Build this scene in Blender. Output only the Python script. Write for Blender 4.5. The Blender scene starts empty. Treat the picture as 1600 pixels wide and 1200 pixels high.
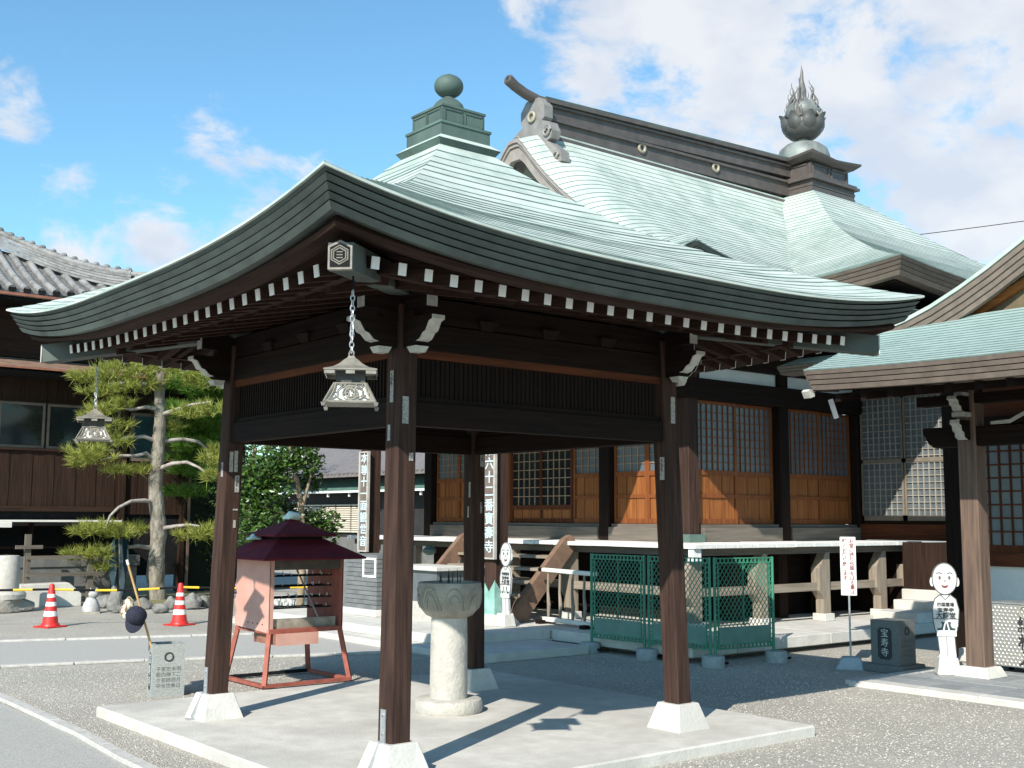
import bpy, bmesh, math, random
from mathutils import Vector, Matrix
R = math.radians
random.seed(7)
sc = bpy.context.scene
col = sc.collection

# ------------------------------------------------------------------ camera
CAM = Vector((-5.2224, -7.2698, 1.6)); F = 1810.72; PITCH = 0.1158; YAW = 0.89; ROLL = 0.0049
fw = Vector((math.cos(PITCH)*math.cos(YAW), math.cos(PITCH)*math.sin(YAW), math.sin(PITCH)))
r0 = Vector((math.sin(YAW), -math.cos(YAW), 0)); u0 = r0.cross(fw)
rt = r0*math.cos(ROLL) + u0*math.sin(ROLL); up = rt.cross(fw)
cd = bpy.data.cameras.new('camera'); cam = bpy.data.objects.new('camera', cd); col.objects.link(cam)
cd.sensor_fit = 'HORIZONTAL'; cd.sensor_width = 36.0; cd.lens = 36.0*F/1600.0
cd.clip_start = 0.05; cd.clip_end = 3000
M3 = Matrix((rt, up, -fw)).transposed()
cam.matrix_world = Matrix.Translation(CAM) @ M3.to_4x4()
sc.camera = cam

# ------------------------------------------------------------------ light
SUN_AZ = R(29.0); SUN_EL = R(35.0)          # azimuth in which the light travels, measured from +X
sd = bpy.data.lights.new('sun', 'SUN'); sun = bpy.data.objects.new('sun', sd); col.objects.link(sun)
sd.energy = 5.0; sd.angle = R(0.5); sd.color = (1.0, 0.945, 0.855)
ldir = Vector((math.cos(SUN_AZ)*math.cos(SUN_EL), math.sin(SUN_AZ)*math.cos(SUN_EL), -math.sin(SUN_EL)))
sun.rotation_euler = ldir.to_track_quat('-Z', 'Y').to_euler()
sun.location = (-20, -12, 20)

wd = bpy.data.worlds.new('World'); sc.world = wd; wd.use_nodes = True
nt = wd.node_tree; nt.nodes.clear()
def wn(t, **k):
    n = nt.nodes.new(t)
    for a, b in k.items(): setattr(n, a, b)
    return n
def wl(a, b): nt.links.new(a, b)
out = wn('ShaderNodeOutputWorld'); bg = wn('ShaderNodeBackground')
sky = wn('ShaderNodeTexSky', sky_type='NISHITA', sun_disc=False, sun_elevation=SUN_EL,
         sun_rotation=math.atan2(-ldir.x, -ldir.y), altitude=50, air_density=1.0, dust_density=0.35, ozone_density=2.0)
tc = wn('ShaderNodeTexCoord')
nz = wn('ShaderNodeTexNoise'); nz.inputs['Scale'].default_value = 9.0; nz.inputs['Detail'].default_value = 9
nz.inputs['Roughness'].default_value = 0.62; nz.inputs['Distortion'].default_value = 0.25
mp = wn('ShaderNodeMapping'); mp.inputs['Scale'].default_value = (1, 1, 1.7); mp.inputs['Location'].default_value = (0.37, 1.2, 0.4)
wl(tc.outputs['Generated'], mp.inputs['Vector']); wl(mp.outputs[0], nz.inputs['Vector'])
def pixdir(px, py): return ((px-800)/F*rt - (py-600)/F*up + fw).normalized()
acc = None
BLOBS = [(880,5,110,.55),(1010,60,170,.9),(1170,150,250,.85),(1080,330,120,.35),(1420,110,260,.85),(1560,280,240,.8),(1480,30,180,.75),(1300,-60,300,.9),
         (1560,400,130,.9),(1240,40,200,.8),(120,352,100,.60),(240,345,110,.66),(370,345,120,.66),(90,400,70,.55),(110,45,60,.34),(40,165,60,.40),(-60,20,100,.4),
         (290,235,60,.38),(345,178,50,.36),(480,335,110,.55),(1750,60,300,.9),(1200,-260,400,.8)]
for (px, py, rad, w) in BLOBS:
    d = pixdir(px, py); dn = wn('ShaderNodeVectorMath', operation='DOT_PRODUCT'); dn.inputs[1].default_value = d
    wl(tc.outputs['Generated'], dn.inputs[0])
    mr = wn('ShaderNodeMapRange', interpolation_type='SMOOTHSTEP'); wl(dn.outputs['Value'], mr.inputs['Value'])
    mr.inputs['From Min'].default_value = math.cos(rad*1.25/F); mr.inputs['From Max'].default_value = 1.0
    mr.inputs['To Max'].default_value = w*1.25
    if acc is None: acc = mr.outputs[0]
    else:
        mx = wn('ShaderNodeMath', operation='MAXIMUM'); wl(acc, mx.inputs[0]); wl(mr.outputs[0], mx.inputs[1]); acc = mx.outputs[0]
nb = wn('ShaderNodeTexNoise'); nb.inputs['Scale'].default_value = 2.2; nb.inputs['Detail'].default_value = 3
wl(tc.outputs['Generated'], nb.inputs['Vector'])
a1 = wn('ShaderNodeMath', operation='MULTIPLY_ADD'); wl(nz.outputs['Fac'], a1.inputs[0]); a1.inputs[1].default_value = 2.9; a1.inputs[2].default_value = -1.62
a2 = wn('ShaderNodeMath', operation='ADD'); wl(acc, a2.inputs[0]); wl(a1.outputs[0], a2.inputs[1])
ramp = wn('ShaderNodeMapRange', interpolation_type='SMOOTHSTEP'); wl(a2.outputs[0], ramp.inputs['Value'])
ramp.inputs['From Min'].default_value = 0.27; ramp.inputs['From Max'].default_value = 0.84; ramp.inputs['To Max'].default_value = 0.93
cr = wn('ShaderNodeMix', data_type='RGBA'); cr.inputs[6].default_value = (4.5, 4.85, 5.5, 1); cr.inputs[7].default_value = (5.7, 5.8, 6.0, 1)
shn = wn('ShaderNodeTexNoise'); shn.inputs['Scale'].default_value = 13; shn.inputs['Detail'].default_value = 6
wl(mp.outputs[0], shn.inputs['Vector'])
sr = wn('ShaderNodeMapRange'); wl(shn.outputs['Fac'], sr.inputs['Value']); sr.inputs['From Min'].default_value = .36; sr.inputs['From Max'].default_value = .62
wl(sr.outputs[0], cr.inputs[0])
tint = wn('ShaderNodeMix', data_type='RGBA', blend_type='MULTIPLY'); tint.inputs[0].default_value = 1.0
tint.inputs[7].default_value = (.95, 1.35, 1.37, 1); wl(sky.outputs[0], tint.inputs[6])
mixc = wn('ShaderNodeMix', data_type='RGBA'); wl(ramp.outputs[0], mixc.inputs[0]); wl(tint.outputs[2], mixc.inputs[6]); wl(cr.outputs[2], mixc.inputs[7])
wl(mixc.outputs[2], bg.inputs['Color']); bg.inputs['Strength'].default_value = 0.115; wl(bg.outputs[0], out.inputs['Surface'])

vs = sc.view_settings
sc.display_settings.display_device = 'sRGB'
vs.view_transform = 'Standard'; vs.look = 'None'; vs.exposure = 0.45; vs.gamma = 1.0; vs.use_curve_mapping = False
sc.render.film_transparent = False
try:
    sc.cycles.max_bounces = 6; sc.cycles.use_denoising = True
except Exception: pass

# ------------------------------------------------------------------ materials
MATS = {}
def mat(name, c1, c2=None, scale=6.0, rough=0.7, bump=0.0, bscale=None, stretch=(1,1,1), detail=5, metal=0.0, spec=None, c3=None, lo=.35, hi=.65, alpha=None, trans=0):
    if name in MATS: return MATS[name]
    m = bpy.data.materials.new(name); m.use_nodes = True; t = m.node_tree; b = t.nodes['Principled BSDF']
    b.inputs['Roughness'].default_value = rough; b.inputs['Metallic'].default_value = metal
    if spec is not None: b.inputs['Specular IOR Level'].default_value = spec
    if c2 is None: c2 = tuple(x*0.82 for x in c1)
    co = t.nodes.new('ShaderNodeTexCoord'); ma = t.nodes.new('ShaderNodeMapping'); ma.inputs['Scale'].default_value = stretch
    oi = t.nodes.new('ShaderNodeObjectInfo'); ad = t.nodes.new('ShaderNodeVectorMath'); ad.operation = 'MULTIPLY_ADD'
    cx = t.nodes.new('ShaderNodeCombineXYZ')
    for i in range(3): t.links.new(oi.outputs['Random'], cx.inputs[i])
    t.links.new(cx.outputs[0], ad.inputs[0]); ad.inputs[1].default_value = (17.0, 23.0, 31.0); t.links.new(ma.outputs[0], ad.inputs[2])
    t.links.new(co.outputs['Object'], ma.inputs['Vector'])
    n = t.nodes.new('ShaderNodeTexNoise'); n.inputs['Scale'].default_value = scale; n.inputs['Detail'].default_value = detail; n.inputs['Roughness'].default_value = .6
    t.links.new(ad.outputs[0], n.inputs['Vector'])
    mr = t.nodes.new('ShaderNodeMapRange'); mr.inputs['From Min'].default_value = lo; mr.inputs['From Max'].default_value = hi
    t.links.new(n.outputs['Fac'], mr.inputs['Value'])
    mx = t.nodes.new('ShaderNodeMix'); mx.data_type = 'RGBA'; mx.inputs[6].default_value = (*c1, 1); mx.inputs[7].default_value = (*c2, 1)
    t.links.new(mr.outputs[0], mx.inputs[0]); res = mx.outputs[2]
    if c3 is not None:
        n3 = t.nodes.new('ShaderNodeTexNoise'); n3.inputs['Scale'].default_value = scale*.23; n3.inputs['Detail'].default_value = 4
        t.links.new(ad.outputs[0], n3.inputs['Vector'])
        m3 = t.nodes.new('ShaderNodeMapRange'); m3.inputs['From Min'].default_value = .45; m3.inputs['From Max'].default_value = .75
        t.links.new(n3.outputs['Fac'], m3.inputs['Value'])
        x3 = t.nodes.new('ShaderNodeMix'); x3.data_type = 'RGBA'; x3.inputs[7].default_value = (*c3, 1)
        t.links.new(res, x3.inputs[6]); t.links.new(m3.outputs[0], x3.inputs[0]); res = x3.outputs[2]
    t.links.new(res, b.inputs['Base Color'])
    if bump:
        bn = t.nodes.new('ShaderNodeBump'); bn.inputs['Strength'].default_value = bump; bn.inputs['Distance'].default_value = 0.02
        nn = t.nodes.new('ShaderNodeTexNoise'); nn.inputs['Scale'].default_value = bscale or scale*3; nn.inputs['Detail'].default_value = 6
        t.links.new(ad.outputs[0], nn.inputs['Vector']); t.links.new(nn.outputs['Fac'], bn.inputs['Height']); t.links.new(bn.outputs[0], b.inputs['Normal'])
    if trans: b.inputs['Transmission Weight'].default_value = trans
    if alpha is not None: b.inputs['Alpha'].default_value = alpha
    MATS[name] = m; return m
ST = {'x': (.5, 9, 9), 'y': (9, .5, 9), 'z': (9, 9, .5)}
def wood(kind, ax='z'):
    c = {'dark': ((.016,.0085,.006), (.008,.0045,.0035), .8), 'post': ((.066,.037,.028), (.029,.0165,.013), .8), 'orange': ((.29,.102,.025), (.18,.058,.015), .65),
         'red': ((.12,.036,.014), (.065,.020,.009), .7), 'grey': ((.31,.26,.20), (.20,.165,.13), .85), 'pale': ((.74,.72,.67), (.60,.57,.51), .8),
         'eave': ((.042,.021,.014), (.022,.011,.008), .85), 'siding': ((.038,.020,.013), (.018,.0105,.0075), .8), 'sill': ((.17,.145,.12), (.11,.095,.08), .8), 'rack': ((.17,.14,.11), (.10,.085,.07), .85), 'frame': ((.23,.070,.018), (.15,.044,.012), .6),  # the rack tone is darkened for timber that stands in shade
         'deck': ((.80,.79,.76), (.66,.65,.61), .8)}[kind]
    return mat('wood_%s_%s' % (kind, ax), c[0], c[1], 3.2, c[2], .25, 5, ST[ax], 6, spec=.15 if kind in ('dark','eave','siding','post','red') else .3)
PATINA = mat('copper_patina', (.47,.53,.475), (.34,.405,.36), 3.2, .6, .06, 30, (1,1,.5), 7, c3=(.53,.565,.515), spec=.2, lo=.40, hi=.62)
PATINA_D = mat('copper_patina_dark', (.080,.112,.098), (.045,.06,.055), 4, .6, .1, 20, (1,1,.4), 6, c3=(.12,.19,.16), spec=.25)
PATINA_G = mat('copper_patina_gate', (.33,.425,.395), (.26,.355,.33), 5, .6, .06, 30, (1,1,.5), 7, c3=(.32,.43,.39), spec=.3)
LAP = mat('copper_lap_edge', (.14,.19,.17), (.09,.125,.115), 12, .7)
FASCIA = mat('copper_fascia', (.082,.096,.086), (.056,.067,.061), 6, .65, .05, 20, c3=(.105,.128,.112), spec=.2)
FASCIA_B = mat('copper_fascia_brown', (.19,.15,.12), (.135,.108,.09), 6, .6, .05, 20, spec=.2)
RIDGE = mat('ridge_copper', (.105,.085,.075), (.07,.06,.055), 5, .5, .05)
WHITE = mat('white_paint', (.82,.82,.80), (.74,.74,.72), 8, .6)
CAPW = mat('weathered_white_paint', (.50,.49,.44), (.36,.35,.31), 20, .7)
PLASTER = mat('white_plaster', (.72,.73,.72), (.64,.65,.65), 3, .85)
CONC = mat('concrete', (.60,.575,.52), (.49,.465,.415), 5, .9, .25, 60, c3=(.40,.38,.345))
CONC2 = mat('pale_concrete', (.62,.60,.555), (.50,.48,.44), 5, .9, .25, 40, c3=(.46,.44,.40))
GRANITE_SHADED = mat('shaded_dark_granite', (.15,.16,.16), (.10,.105,.105), 60, .75, .15, 80)  # darker granite, with the roof shadow over the box put into its colour
GRANITE = mat('granite', (.36,.37,.35), (.25,.26,.25), 60, .75, .15, 80)
STONE = mat('weathered_stone', (.38,.35,.29), (.20,.18,.145), 5, .9, .5, 25, c3=(.26,.25,.22))
STONE_L = mat('pale_stone', (.50,.475,.425), (.38,.36,.325), 12, .9, .4, 40, c3=(.44,.40,.34))
ROCK = mat('garden_rock', (.26,.25,.23), (.13,.13,.12), 5, .9, .8, 12)
ASPHALT = mat('asphalt', (.46,.445,.41), (.32,.31,.285), 60, .95, .5, 120, c3=(.40,.385,.355))
BLACK = mat('black_iron', (.013,.013,.014), (.008,.008,.009), 10, .85, spec=.15)
INK = mat('black_lettering', (.03,.03,.035), None, 10, .7)
BLUEW = mat('pale_blue_lettering', (.62,.78,.82), (.5,.66,.7), 20, .7)
REDINK = mat('faded_red_lettering', (.20,.035,.03), None, 10, .8)
GREYTX = mat('pale_stone_lettering', (.55,.57,.55), None, 20, .8)
GMETAL = mat('green_painted_steel', (.045,.235,.145), (.032,.19,.115), 10, .5)
GPANEL = mat('dull_green_panel', (.14,.26,.215), (.10,.20,.165), 6, .5)
STEEL = mat('galvanised_steel', (.52,.53,.54), (.40,.41,.42), 25, .4, metal=.6)
BRONZE = mat('pale_bronze', (.26,.24,.20), (.17,.16,.135), 20, .65, .1, metal=.1)
GLASS = mat('dark_window_glass', (.015,.022,.024), (.01,.014,.015), 2, .08)
TEAL = mat('teal_window_glass', (.03,.075,.085), (.02,.05,.06), 2, .15)
PAPER = mat('grey_shoji_glass', (.13,.15,.16), (.09,.105,.115), 2, .3)
TILE = mat('grey_roof_tile', (.235,.232,.225), (.12,.118,.115), 9, .65, .2, 40, c3=(.30,.295,.285), spec=.3)
ROOFGREY = mat('brown_grey_tile', (.20,.175,.165), (.14,.125,.12), 6, .8, .2)
RED = mat('red_plastic', (.62,.03,.025), (.50,.025,.02), 8, .45)
YELLOW = mat('yellow_plastic', (.85,.52,.02), None, 8, .5)
MAROON = mat('maroon_sheet_metal', (.15,.018,.028), (.095,.013,.019), 6, .75, spec=.15)
PINK = mat('faded_pink_paint', (.62,.36,.30), (.54,.28,.22), 4, .7, c3=(.45,.22,.16))
RUST = mat('rusty_red_paint', (.36,.10,.07), (.25,.07,.045), 10, .7)
NAVY = mat('navy_cloth', (.012,.014,.028), (.02,.022,.04), 40, .9, .3, 120)
BARK = mat('pine_bark', (.36,.33,.27), (.10,.085,.07), 11, .95, 1.0, 22, (1,1,.4), c3=(.22,.19,.15))
BARK_L = mat('grey_branch_bark', (.40,.36,.32), (.22,.19,.17), 8, .95, .6, 18)
TRUNK = mat('shrub_bark', (.34,.27,.18), (.20,.15,.10), 8, .95, .5, 20)
def leafmat(name, c1, c2, rough=.5, tr=.25):
    if name in MATS: return MATS[name]
    m = bpy.data.materials.new(name); m.use_nodes = True; t = m.node_tree; b = t.nodes['Principled BSDF']; o = t.nodes['Material Output']
    g = t.nodes.new('ShaderNodeNewGeometry'); mx = t.nodes.new('ShaderNodeMix'); mx.data_type = 'RGBA'
    mx.inputs[6].default_value = (*c1, 1); mx.inputs[7].default_value = (*c2, 1); t.links.new(g.outputs['Random Per Island'], mx.inputs[0])
    t.links.new(mx.outputs[2], b.inputs['Base Color']); b.inputs['Roughness'].default_value = rough
    tl = t.nodes.new('ShaderNodeBsdfTranslucent'); t.links.new(mx.outputs[2], tl.inputs['Color'])
    ms = t.nodes.new('ShaderNodeMixShader'); ms.inputs[0].default_value = tr
    t.links.new(b.outputs[0], ms.inputs[1]); t.links.new(tl.outputs[0], ms.inputs[2]); t.links.new(ms.outputs[0], o.inputs['Surface'])
    MATS[name] = m; return m
NEEDLE = leafmat('pine_needles', (.42,.43,.09), (.22,.27,.055), .55, .4)
NEEDLE_D = leafmat('deep_green_needles', (.17,.33,.04), (.07,.16,.025), .55, .4)
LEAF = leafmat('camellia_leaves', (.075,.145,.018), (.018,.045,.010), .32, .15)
LEAF_Y = leafmat('yellow_green_leaves', (.20,.24,.05), (.09,.14,.03), .5, .3)

# ------------------------------------------------------------------ mesh helpers
class G:
    def __init__(s): s.v = []; s.f = []; s.m2 = []
    def add(s, vs, fs):
        o = len(s.v); s.v += [tuple(v) for v in vs]; s.f += [tuple(i+o for i in f) for f in fs]; return s
    def box(s, x0, y0, z0, x1, y1, z1):
        return s.add([(x0,y0,z0),(x1,y0,z0),(x1,y1,z0),(x0,y1,z0),(x0,y0,z1),(x1,y0,z1),(x1,y1,z1),(x0,y1,z1)],
                     [(0,3,2,1),(4,5,6,7),(0,1,5,4),(1,2,6,5),(2,3,7,6),(3,0,4,7)])
    def frus(s, c, z0, z1, a, b, a2, b2, off=(0,0)):
        x, y = c; u, v = off
        return s.add([(x-a,y-b,z0),(x+a,y-b,z0),(x+a,y+b,z0),(x-a,y+b,z0),(x+u-a2,y+v-b2,z1),(x+u+a2,y+v-b2,z1),(x+u+a2,y+v+b2,z1),(x+u-a2,y+v+b2,z1)],
                     [(0,3,2,1),(4,5,6,7),(0,1,5,4),(1,2,6,5),(2,3,7,6),(3,0,4,7)])
    def beam(s, p, q, w, h, upv=(0,0,1)):
        p = Vector(p); q = Vector(q); d = (q-p).normalized(); u = Vector(upv)
        sx = d.cross(u)
        if sx.length < 1e-5: sx = d.cross(Vector((1,0,0)))
        sx.normalize(); uu = sx.cross(d).normalized()
        vs = []
        for b in (p, q):
            for a, c in ((-1,-1),(1,-1),(1,1),(-1,1)): vs.append(b + sx*(a*w/2) + uu*(c*h/2))
        return s.add(vs, [(0,3,2,1),(4,5,6,7),(0,1,5,4),(1,2,6,5),(2,3,7,6),(3,0,4,7)])
    def prism(s, pts, pl, a, b):
        n = len(pts)
        def m(p, t): return {'xz': (p[0], t, p[1]), 'yz': (t, p[0], p[1]), 'xy': (p[0], p[1], t)}[pl]
        vs = [m(p, a) for p in pts] + [m(p, b) for p in pts]
        fs = [tuple(range(n)), tuple(range(2*n-1, n-1, -1))] + [(i, (i+1) % n, n+(i+1) % n, n+i) for i in range(n)]
        return s.add(vs, fs)
    def grid(s, rows, closed=False):
        n = len(rows[0]); vs = [p for r in rows for p in r]; fs = []
        m = len(rows)
        for i in range(m if closed else m-1):
            for j in range(n-1):
                a = i*n+j; b = ((i+1) % m)*n+j; fs.append((a, a+1, b+1, b))
        return s.add(vs, fs)
    def tube(s, path, r, n=8, cap=True):
        path = [Vector(p) for p in path]; k = len(path); rr = r if isinstance(r, (list, tuple)) else [r]*k
        vs = []; prev = None
        for i, p in enumerate(path):
            d = (path[min(i+1, k-1)] - path[max(i-1, 0)]).normalized()
            if prev is None:
                sx = d.cross(Vector((0,0,1)))
                if sx.length < .05: sx = d.cross(Vector((1,0,0)))
            else: sx = prev - d*prev.dot(d)
            sx.normalize(); prev = sx; sy = d.cross(sx)
            for j in range(n):
                a = 2*math.pi*j/n; vs.append(p + (sx*math.cos(a) + sy*math.sin(a))*rr[i])
        fs = [(i*n+j, i*n+(j+1) % n, (i+1)*n+(j+1) % n, (i+1)*n+j) for i in range(k-1) for j in range(n)]
        if cap: fs += [tuple(range(n-1, -1, -1)), tuple(range((k-1)*n, k*n))]
        return s.add(vs, fs)
    def ring(s, c, R0, r, nrm=(0,0,1), n=14, m=6):
        c = Vector(c); nn = Vector(nrm).normalized(); a = nn.cross(Vector((0,0,1)))
        if a.length < .05: a = nn.cross(Vector((1,0,0)))
        a.normalize(); b = nn.cross(a)
        vs = []; fs = []
        for i in range(n):
            t = 2*math.pi*i/n; d = a*math.cos(t)+b*math.sin(t)
            for j in range(m):
                q = 2*math.pi*j/m; vs.append(c + d*(R0 + r*math.cos(q)) + nn*(r*math.sin(q)))
        for i in range(n):
            for j in range(m): fs.append((i*m+j, ((i+1) % n)*m+j, ((i+1) % n)*m+(j+1) % m, i*m+(j+1) % m))
        return s.add(vs, fs)
    def lathe(s, prof, c=(0,0,0), n=24, rf=None):
        vs = []; k = len(prof)
        for (r, z) in prof:
            for j in range(n):
                a = 2*math.pi*j/n; q = r*(rf(a, z) if rf else 1); vs.append((c[0]+q*math.cos(a), c[1]+q*math.sin(a), c[2]+z))
        fs = [(i*n+j, i*n+(j+1) % n, (i+1)*n+(j+1) % n, (i+1)*n+j) for i in range(k-1) for j in range(n)]
        fs += [tuple(range(n-1, -1, -1)), tuple(range((k-1)*n, k*n))]
        return s.add(vs, fs)
    def obj(s, name, m, parent=None, world=False, smooth=None, bevel=0, kind=None, raw=False, loc=None, m2=None):
        me = bpy.data.meshes.new(name); o3 = Vector((0,0,0))
        if world and parent is not None:
            q = parent
            while q.parent is not None: q = q.parent
            o3 = Vector(q.location)
        if loc is not None: o3 = Vector(loc)
        me.from_pydata([tuple(Vector(v)-o3) for v in s.v], [], s.f)
        if not raw:
            b = bmesh.new(); b.from_mesh(me); bmesh.ops.recalc_face_normals(b, faces=b.faces)
            if bevel:
                bmesh.ops.bevel(b, geom=[e for e in b.edges if len(e.link_faces) == 2 and e.calc_face_angle(0) > .5], offset=bevel, segments=1, affect='EDGES', profile=.5)
            b.to_mesh(me); b.free()
        me.materials.append(m)
        if m2 is not None:
            me.materials.append(m2)
            for i_ in s.m2:
                if i_ < len(me.polygons): me.polygons[i_].material_index = 1
        if smooth:
            me.polygons.foreach_set('use_smooth', [True]*len(me.polygons)); me.set_sharp_from_angle(angle=R(smooth))
        ob = bpy.data.objects.new(name, me); col.objects.link(ob)
        if loc is not None: ob.location = loc
        if parent is not None: ob.parent = parent
        if kind: ob['kind'] = kind
        return ob
def tag(o, label, cat, group=None):
    o['label'] = label; o['category'] = cat
    if group: o['group'] = group
    return o
def thing(name, label, cat, loc=(0,0,0), rz=0, group=None):
    o = bpy.data.objects.new(name, None); col.objects.link(o); o.location = loc; o.rotation_euler = (0,0,rz); o.empty_display_size = .1
    return tag(o, label, cat, group)
def part(src, parent, loc=(0,0,0), rz=0, name=None):
    c = src.copy(); col.objects.link(c); c.parent = parent; c.location = loc; c.rotation_euler = (0,0,rz)
    return c
def copytree(src, parent=None):
    c = src.copy(); col.objects.link(c); c.parent = parent
    for ch in list(src.children): copytree(ch, c)
    return c
def struct(o): o['kind'] = 'structure'; return o
def BX(name, m, parent, x0, y0, z0, x1, y1, z1, bevel=0, world=True): return G().box(x0,y0,z0,x1,y1,z1).obj(name, m, parent, world, bevel=bevel)
def at(px, py, depth):                       # a place seen in the survey photo at a known distance, as a world point
    return CAM + ((px-800)/F*rt - (py-600)/F*up + fw)*depth
def text(name, body, size, m, parent, loc, rot, ext=.002, line=1.0, world=False, wx=1.0, bold=0.0):
    cu = bpy.data.curves.new(name, 'FONT'); cu.body = body; cu.size = size; cu.align_x = 'CENTER'; cu.align_y = 'TOP'; cu.extrude = ext; cu.space_line = line
    cu.resolution_u = 3; cu.offset = bold
    t = bpy.data.objects.new(name, cu); col.objects.link(t)
    dg = bpy.context.evaluated_depsgraph_get(); me = bpy.data.meshes.new_from_object(t.evaluated_get(dg))
    bpy.data.objects.remove(t); bpy.data.curves.remove(cu)
    me.materials.clear(); me.materials.append(m)
    o = bpy.data.objects.new(name, me); col.objects.link(o)
    l = Vector(loc)
    if world and parent is not None:
        q = parent
        while q.parent is not None: q = q.parent
        l = l - Vector(q.location)
    o.location = l; o.rotation_euler = rot; o.scale = (wx, 1, 1)
    if parent is not None: o.parent = parent
    return o
def column(chars, size, pitch, m, parent, loc, rot, ext=.002, wx=1.0, bold=0.0):     # one object for each written character
    for i, ch in enumerate(chars): text('character', ch, size, m, parent, (loc[0], loc[1], loc[2]-pitch*i), rot, ext, 1.0, False, wx, bold)
FACE_NX = (R(90), 0, R(-90))     # text standing on a face that looks towards -X
FACE_NY = (R(90), 0, 0)          # text standing on a face that looks towards -Y
def lerp(tab, x):
    if x <= tab[0][0]: return tab[0][1]
    for (a, b), (c, d) in zip(tab, tab[1:]):
        if x <= c: return b + (d-b)*(x-a)/(c-a)
    return tab[-1][1]

# ------------------------------------------------------------------ ground and paving
def gravel_mat():
    m = bpy.data.materials.new('gravel'); m.use_nodes = True; t = m.node_tree; b = t.nodes['Principled BSDF']; b.inputs['Roughness'].default_value = .95
    co = t.nodes.new('ShaderNodeTexCoord')
    v = t.nodes.new('ShaderNodeTexVoronoi'); v.inputs['Scale'].default_value = 85; t.links.new(co.outputs['Object'], v.inputs['Vector'])
    n = t.nodes.new('ShaderNodeTexNoise'); n.inputs['Scale'].default_value = .7; n.inputs['Detail'].default_value = 8; t.links.new(co.outputs['Object'], n.inputs['Vector'])
    cr = t.nodes.new('ShaderNodeValToRGB'); t.links.new(v.outputs['Color'], cr.inputs[0])
    e = cr.color_ramp.elements; e[0].position = 0; e[0].color = (.30,.28,.242,1); e[1].position = 1; e[1].color = (.58,.545,.48,1)
    k = cr.color_ramp.elements.new(.5); k.color = (.45,.423,.372,1)
    mx = t.nodes.new('ShaderNodeMix'); mx.data_type = 'RGBA'; mx.blend_type = 'MULTIPLY'; mx.inputs[0].default_value = 1
    r2 = t.nodes.new('ShaderNodeValToRGB'); t.links.new(n.outputs['Fac'], r2.inputs[0]); r2.color_ramp.elements[0].position = .3; r2.color_ramp.elements[0].color = (.80,.80,.79,1)
    r2.color_ramp.elements[1].position = .7; r2.color_ramp.elements[1].color = (1.05,1.03,1.0,1)
    t.links.new(cr.outputs[0], mx.inputs[6]); t.links.new(r2.outputs[0], mx.inputs[7]); t.links.new(mx.outputs[2], b.inputs['Base Color'])
    bp = t.nodes.new('ShaderNodeBump'); bp.inputs['Strength'].default_value = .9; bp.inputs['Distance'].default_value = .012; t.links.new(v.outputs['Distance'], bp.inputs['Height'])
    t.links.new(bp.outputs[0], b.inputs['Normal']); return m
GRAVEL = gravel_mat()
g = G(); N = 60
g.add([(-1500,-1500,0),(1500,-1500,0),(1500,1500,0),(-1500,1500,0)], [(0,1,2,3)])
struct(g.obj('ground', GRAVEL, raw=True))
def sheet(name, pts, z, m): return struct(G().add([(x, y, z) for x, y in pts], [tuple(range(len(pts)))]).obj(name, m, raw=True))
# paved way from the left to the hall steps, edged with kerb stones, and the lane in the lower left corner
sheet('asphalt_path', [(-9.0,11.2),(-9.0,7.9),(-1.51,5.95),(2.55,4.62),(3.1,4.55),(3.1,7.25)], .004, ASPHALT)
sheet('asphalt_lane', [(-2.2,4.2),(-2.2,1.5),(-2.3,-12),(-12,-12),(-12,8.6),(-9.0,7.9),(-2.9,6.2)], .004, ASPHALT)
KERB = mat('kerb_stone', (.53,.51,.47), (.40,.385,.355), 15, .9, .2)
def kerb(name, pts, w=.11, h=.03):
    k = struct(bpy.data.objects.new(name, None)); col.objects.link(k); k.location = (pts[0][0], pts[0][1], 0)
    for (a, b) in zip(pts, pts[1:]):
        A = Vector((*a, h/2)); B = Vector((*b, h/2)); n = max(1, int((B-A).length/.6)); d = (B-A)/n
        for i in range(n):
            p = A+d*i; q = A+d*(i+1)-d.normalized()*.012
            G().beam(p+Vector((0,0,random.uniform(-.004,.004))), q, w, h).obj('kerb_block', KERB, k, True, bevel=.006)
    return k
kerb('kerb_far', [(-9.0,11.3),(-.78,8.6),(1.45,7.79),(3.0,7.3)])
kerb('kerb_near', [(-9.0,7.83),(-1.51,5.93),(-.08,5.56),(2.55,4.55),(3.0,4.5)])
kerb('kerb_lane', [(-2.6,6.1),(-2.15,4.6),(-2.12,3.98),(-2.16,1.53),(-2.24,.33),(-2.3,-2.0)], .10, .035)
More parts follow.
